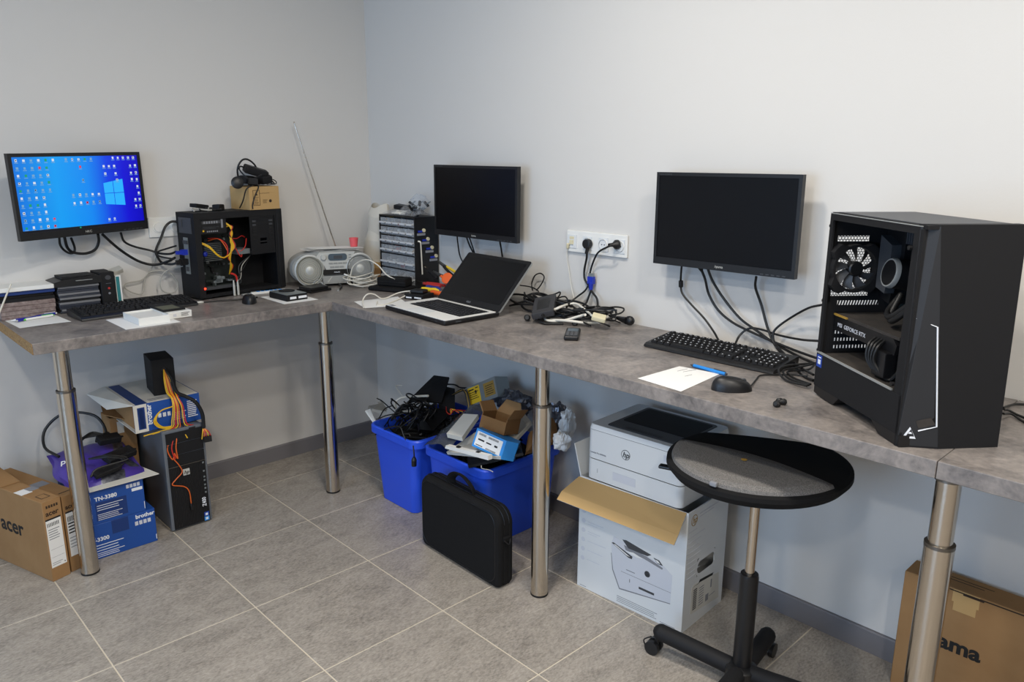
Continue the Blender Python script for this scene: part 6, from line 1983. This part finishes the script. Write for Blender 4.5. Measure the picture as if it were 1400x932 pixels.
o = tag(B().rbox((0, 0, 0), (.05, .036, .018), .004, rot=(.3, .2, .6)).build('white_plug', 'cream', None, True, (1.694, -0.178, 0.931)), 'cream plug at the right end of the cable heap', 'plug')
t = thing('mains_lead', 'black cord ending in a loose round power plug against the right wall', 'power cord', (0, 0, 0))
B().tube([(1.551, -0.093, 0.936), (1.611, -0.109, 0.936), (1.631, -0.063, 0.916), (1.670, -0.043, 0.908)], .0042, 8).build('cord', 'rubber', t, True)
B().cyl((1.670, -0.043, 0.908), (1.726, -0.058, 0.908), .007, 12, 0, .014).ball((1.733, -0.050, 0.908), (.02, .016, .018)).build('plug', 'black', t, True)
rod([(1.564, -0.087, 0.926), (1.567, -0.031, 0.936), (1.582, -0.014, 0.916), (1.617, -0.029, 0.898), (1.682, -0.039, 0.890)], .0022, 'cable', 'rubber', 'thin black wire arching at the right end of the cable heap', 'cable')
rod([(1.357, -0.167, 0.906), (1.433, -0.233, 0.898), (1.501, -0.266, 0.894), (1.521, -0.249, 0.892), (1.554, -0.213, 0.892)], .005, 'cable', 'rubber', 'black cord curving below the power brick at the bench front', 'cable', n=8)
for q, la in (((1.418, -0.264, 0.900), 'round black plug end left of the power brick'), ((1.587, -0.185, 0.896), 'small black connector in front of the white cable')):
    o = tag(B().lathe([(.006, -.014), (.011, -.01), (.012, .008), (.008, .012)], (0, 0, 0), n=14).build('plug_end', 'rubber', None, True, q, (1.3, .2, .6)), la, 'plug')
# below the right-hand monitor
rod([(1.949, -0.060, 1.131), (1.935, -0.040, 1.093), (1.930, -0.030, 1.066), (1.938, -0.030, 1.034), (1.976, -0.030, 1.001), (2.031, -0.035, 0.964), (2.080, -0.050, 0.929), (2.125, -0.085, 0.908)], .0036, 'cable', 'rubber', 'black lead with a ferrite bead hanging to the keyboard', 'cable')
B().cyl((1.932, -0.034, 1.077), (1.931, -0.030, 1.056), .008, 10).build('ferrite_bead', 'rubber', bpy.data.objects[[o.name for o in COL.objects if o.get('label') == 'black lead with a ferrite bead hanging to the keyboard'][0]], True)
rod([(2.023, -0.060, 1.134), (2.034, -0.045, 1.095), (2.042, -0.030, 1.045), (2.079, -0.025, 0.995), (2.136, -0.025, 0.962), (2.215, -0.030, 0.941), (2.297, -0.040, 0.926), (2.381, -0.060, 0.917), (2.472, -0.120, 0.923)], .0042, 'cable', 'rubber', 'black video cable sweeping from the second monitor to the open tower', 'cable', n=8, plugs=((0, .03, .009, 'rubber'),))
rod([(2.051, -0.060, 1.133), (2.064, -0.045, 1.091), (2.101, -0.030, 1.036), (2.161, -0.025, 0.980), (2.227, -0.030, 0.950), (2.298, -0.040, 0.922), (2.382, -0.060, 0.903), (2.465, -0.120, 0.906)], .0042, 'cable', 'rubber', 'second black video cable sweeping from the monitor to the open tower', 'cable', n=8)
rod([(2.225, -0.060, 1.128), (2.215, -0.040, 1.090), (2.232, -0.025, 1.034), (2.264, -0.030, 0.962), (2.309, -0.050, 0.913), (2.384, -0.100, 0.893), (2.466, -0.200, 0.886), (2.524, -0.250, 0.894)], .0042, 'cable', 'rubber', 'black power cable dropping from the right half of the monitor', 'cable', n=8)
rod([(2.464, -0.100, 1.079), (2.397, -0.050, 1.052), (2.333, -0.030, 1.008), (2.293, -0.030, 0.971), (2.285, -0.035, 0.947), (2.308, -0.050, 0.920), (2.418, -0.140, 0.898), (2.518, -0.240, 0.907)], .0036, 'cable', 'rubber', 'black cable arching high beside the open tower', 'cable', n=8)
rod([(2.489, -0.160, 0.985), (2.388, -0.060, 0.955), (2.302, -0.030, 0.949), (2.236, -0.025, 0.956), (2.198, -0.030, 0.953), (2.174, -0.040, 0.929), (2.176, -0.070, 0.904)], .0036, 'cable', 'rubber', 'black cable crossing from the open tower to the back of the keyboard', 'cable')
for k in range(3):
    rod([(2.465, -0.111, 0.906), (2.47 - .02 * k, -.17 - .02 * k, Z + .012 + .006 * k), (2.43, -.21 - .03 * k, Z + .006 + .008 * k), (2.47, -.26 - .02 * k, Z + .006), (2.54, -.3 - .01 * k, Z + .01)], .0032, 'cable', 'rubber', ('uppermost', 'middle', 'lowest')[k] + ' black cable loop on the bench left of the open tower', 'cable')
rod([(2.435, -0.461, 0.896), (2.429, -0.419, 0.892), (2.404, -0.343, 0.890), (2.394, -0.301, 0.891), (2.418, -0.263, 0.890), (2.454, -0.224, 0.890), (2.491, -0.216, 0.892)], .0022, 'cable', 'rubber', 'thin lead of the corded mouse running to the open tower', 'cable')
for k, pts in enumerate(([(2.963, -0.175, 0.906), (2.962, -0.116, 0.898), (2.967, -0.067, 0.892), (2.992, -0.040, 0.890)], [(2.967, -0.187, 0.906), (2.972, -0.154, 0.896), (2.992, -0.159, 0.891), (3.023, -0.175, 0.890)], [(2.976, -0.225, 0.906), (2.982, -0.175, 0.895), (3.004, -0.193, 0.891), (3.034, -0.223, 0.890)])):
    rod(pts, .003, 'cable', 'rubber', ('farthest', 'middle', 'nearest')[k] + ' of three black cables running out right of the open tower', 'cable')
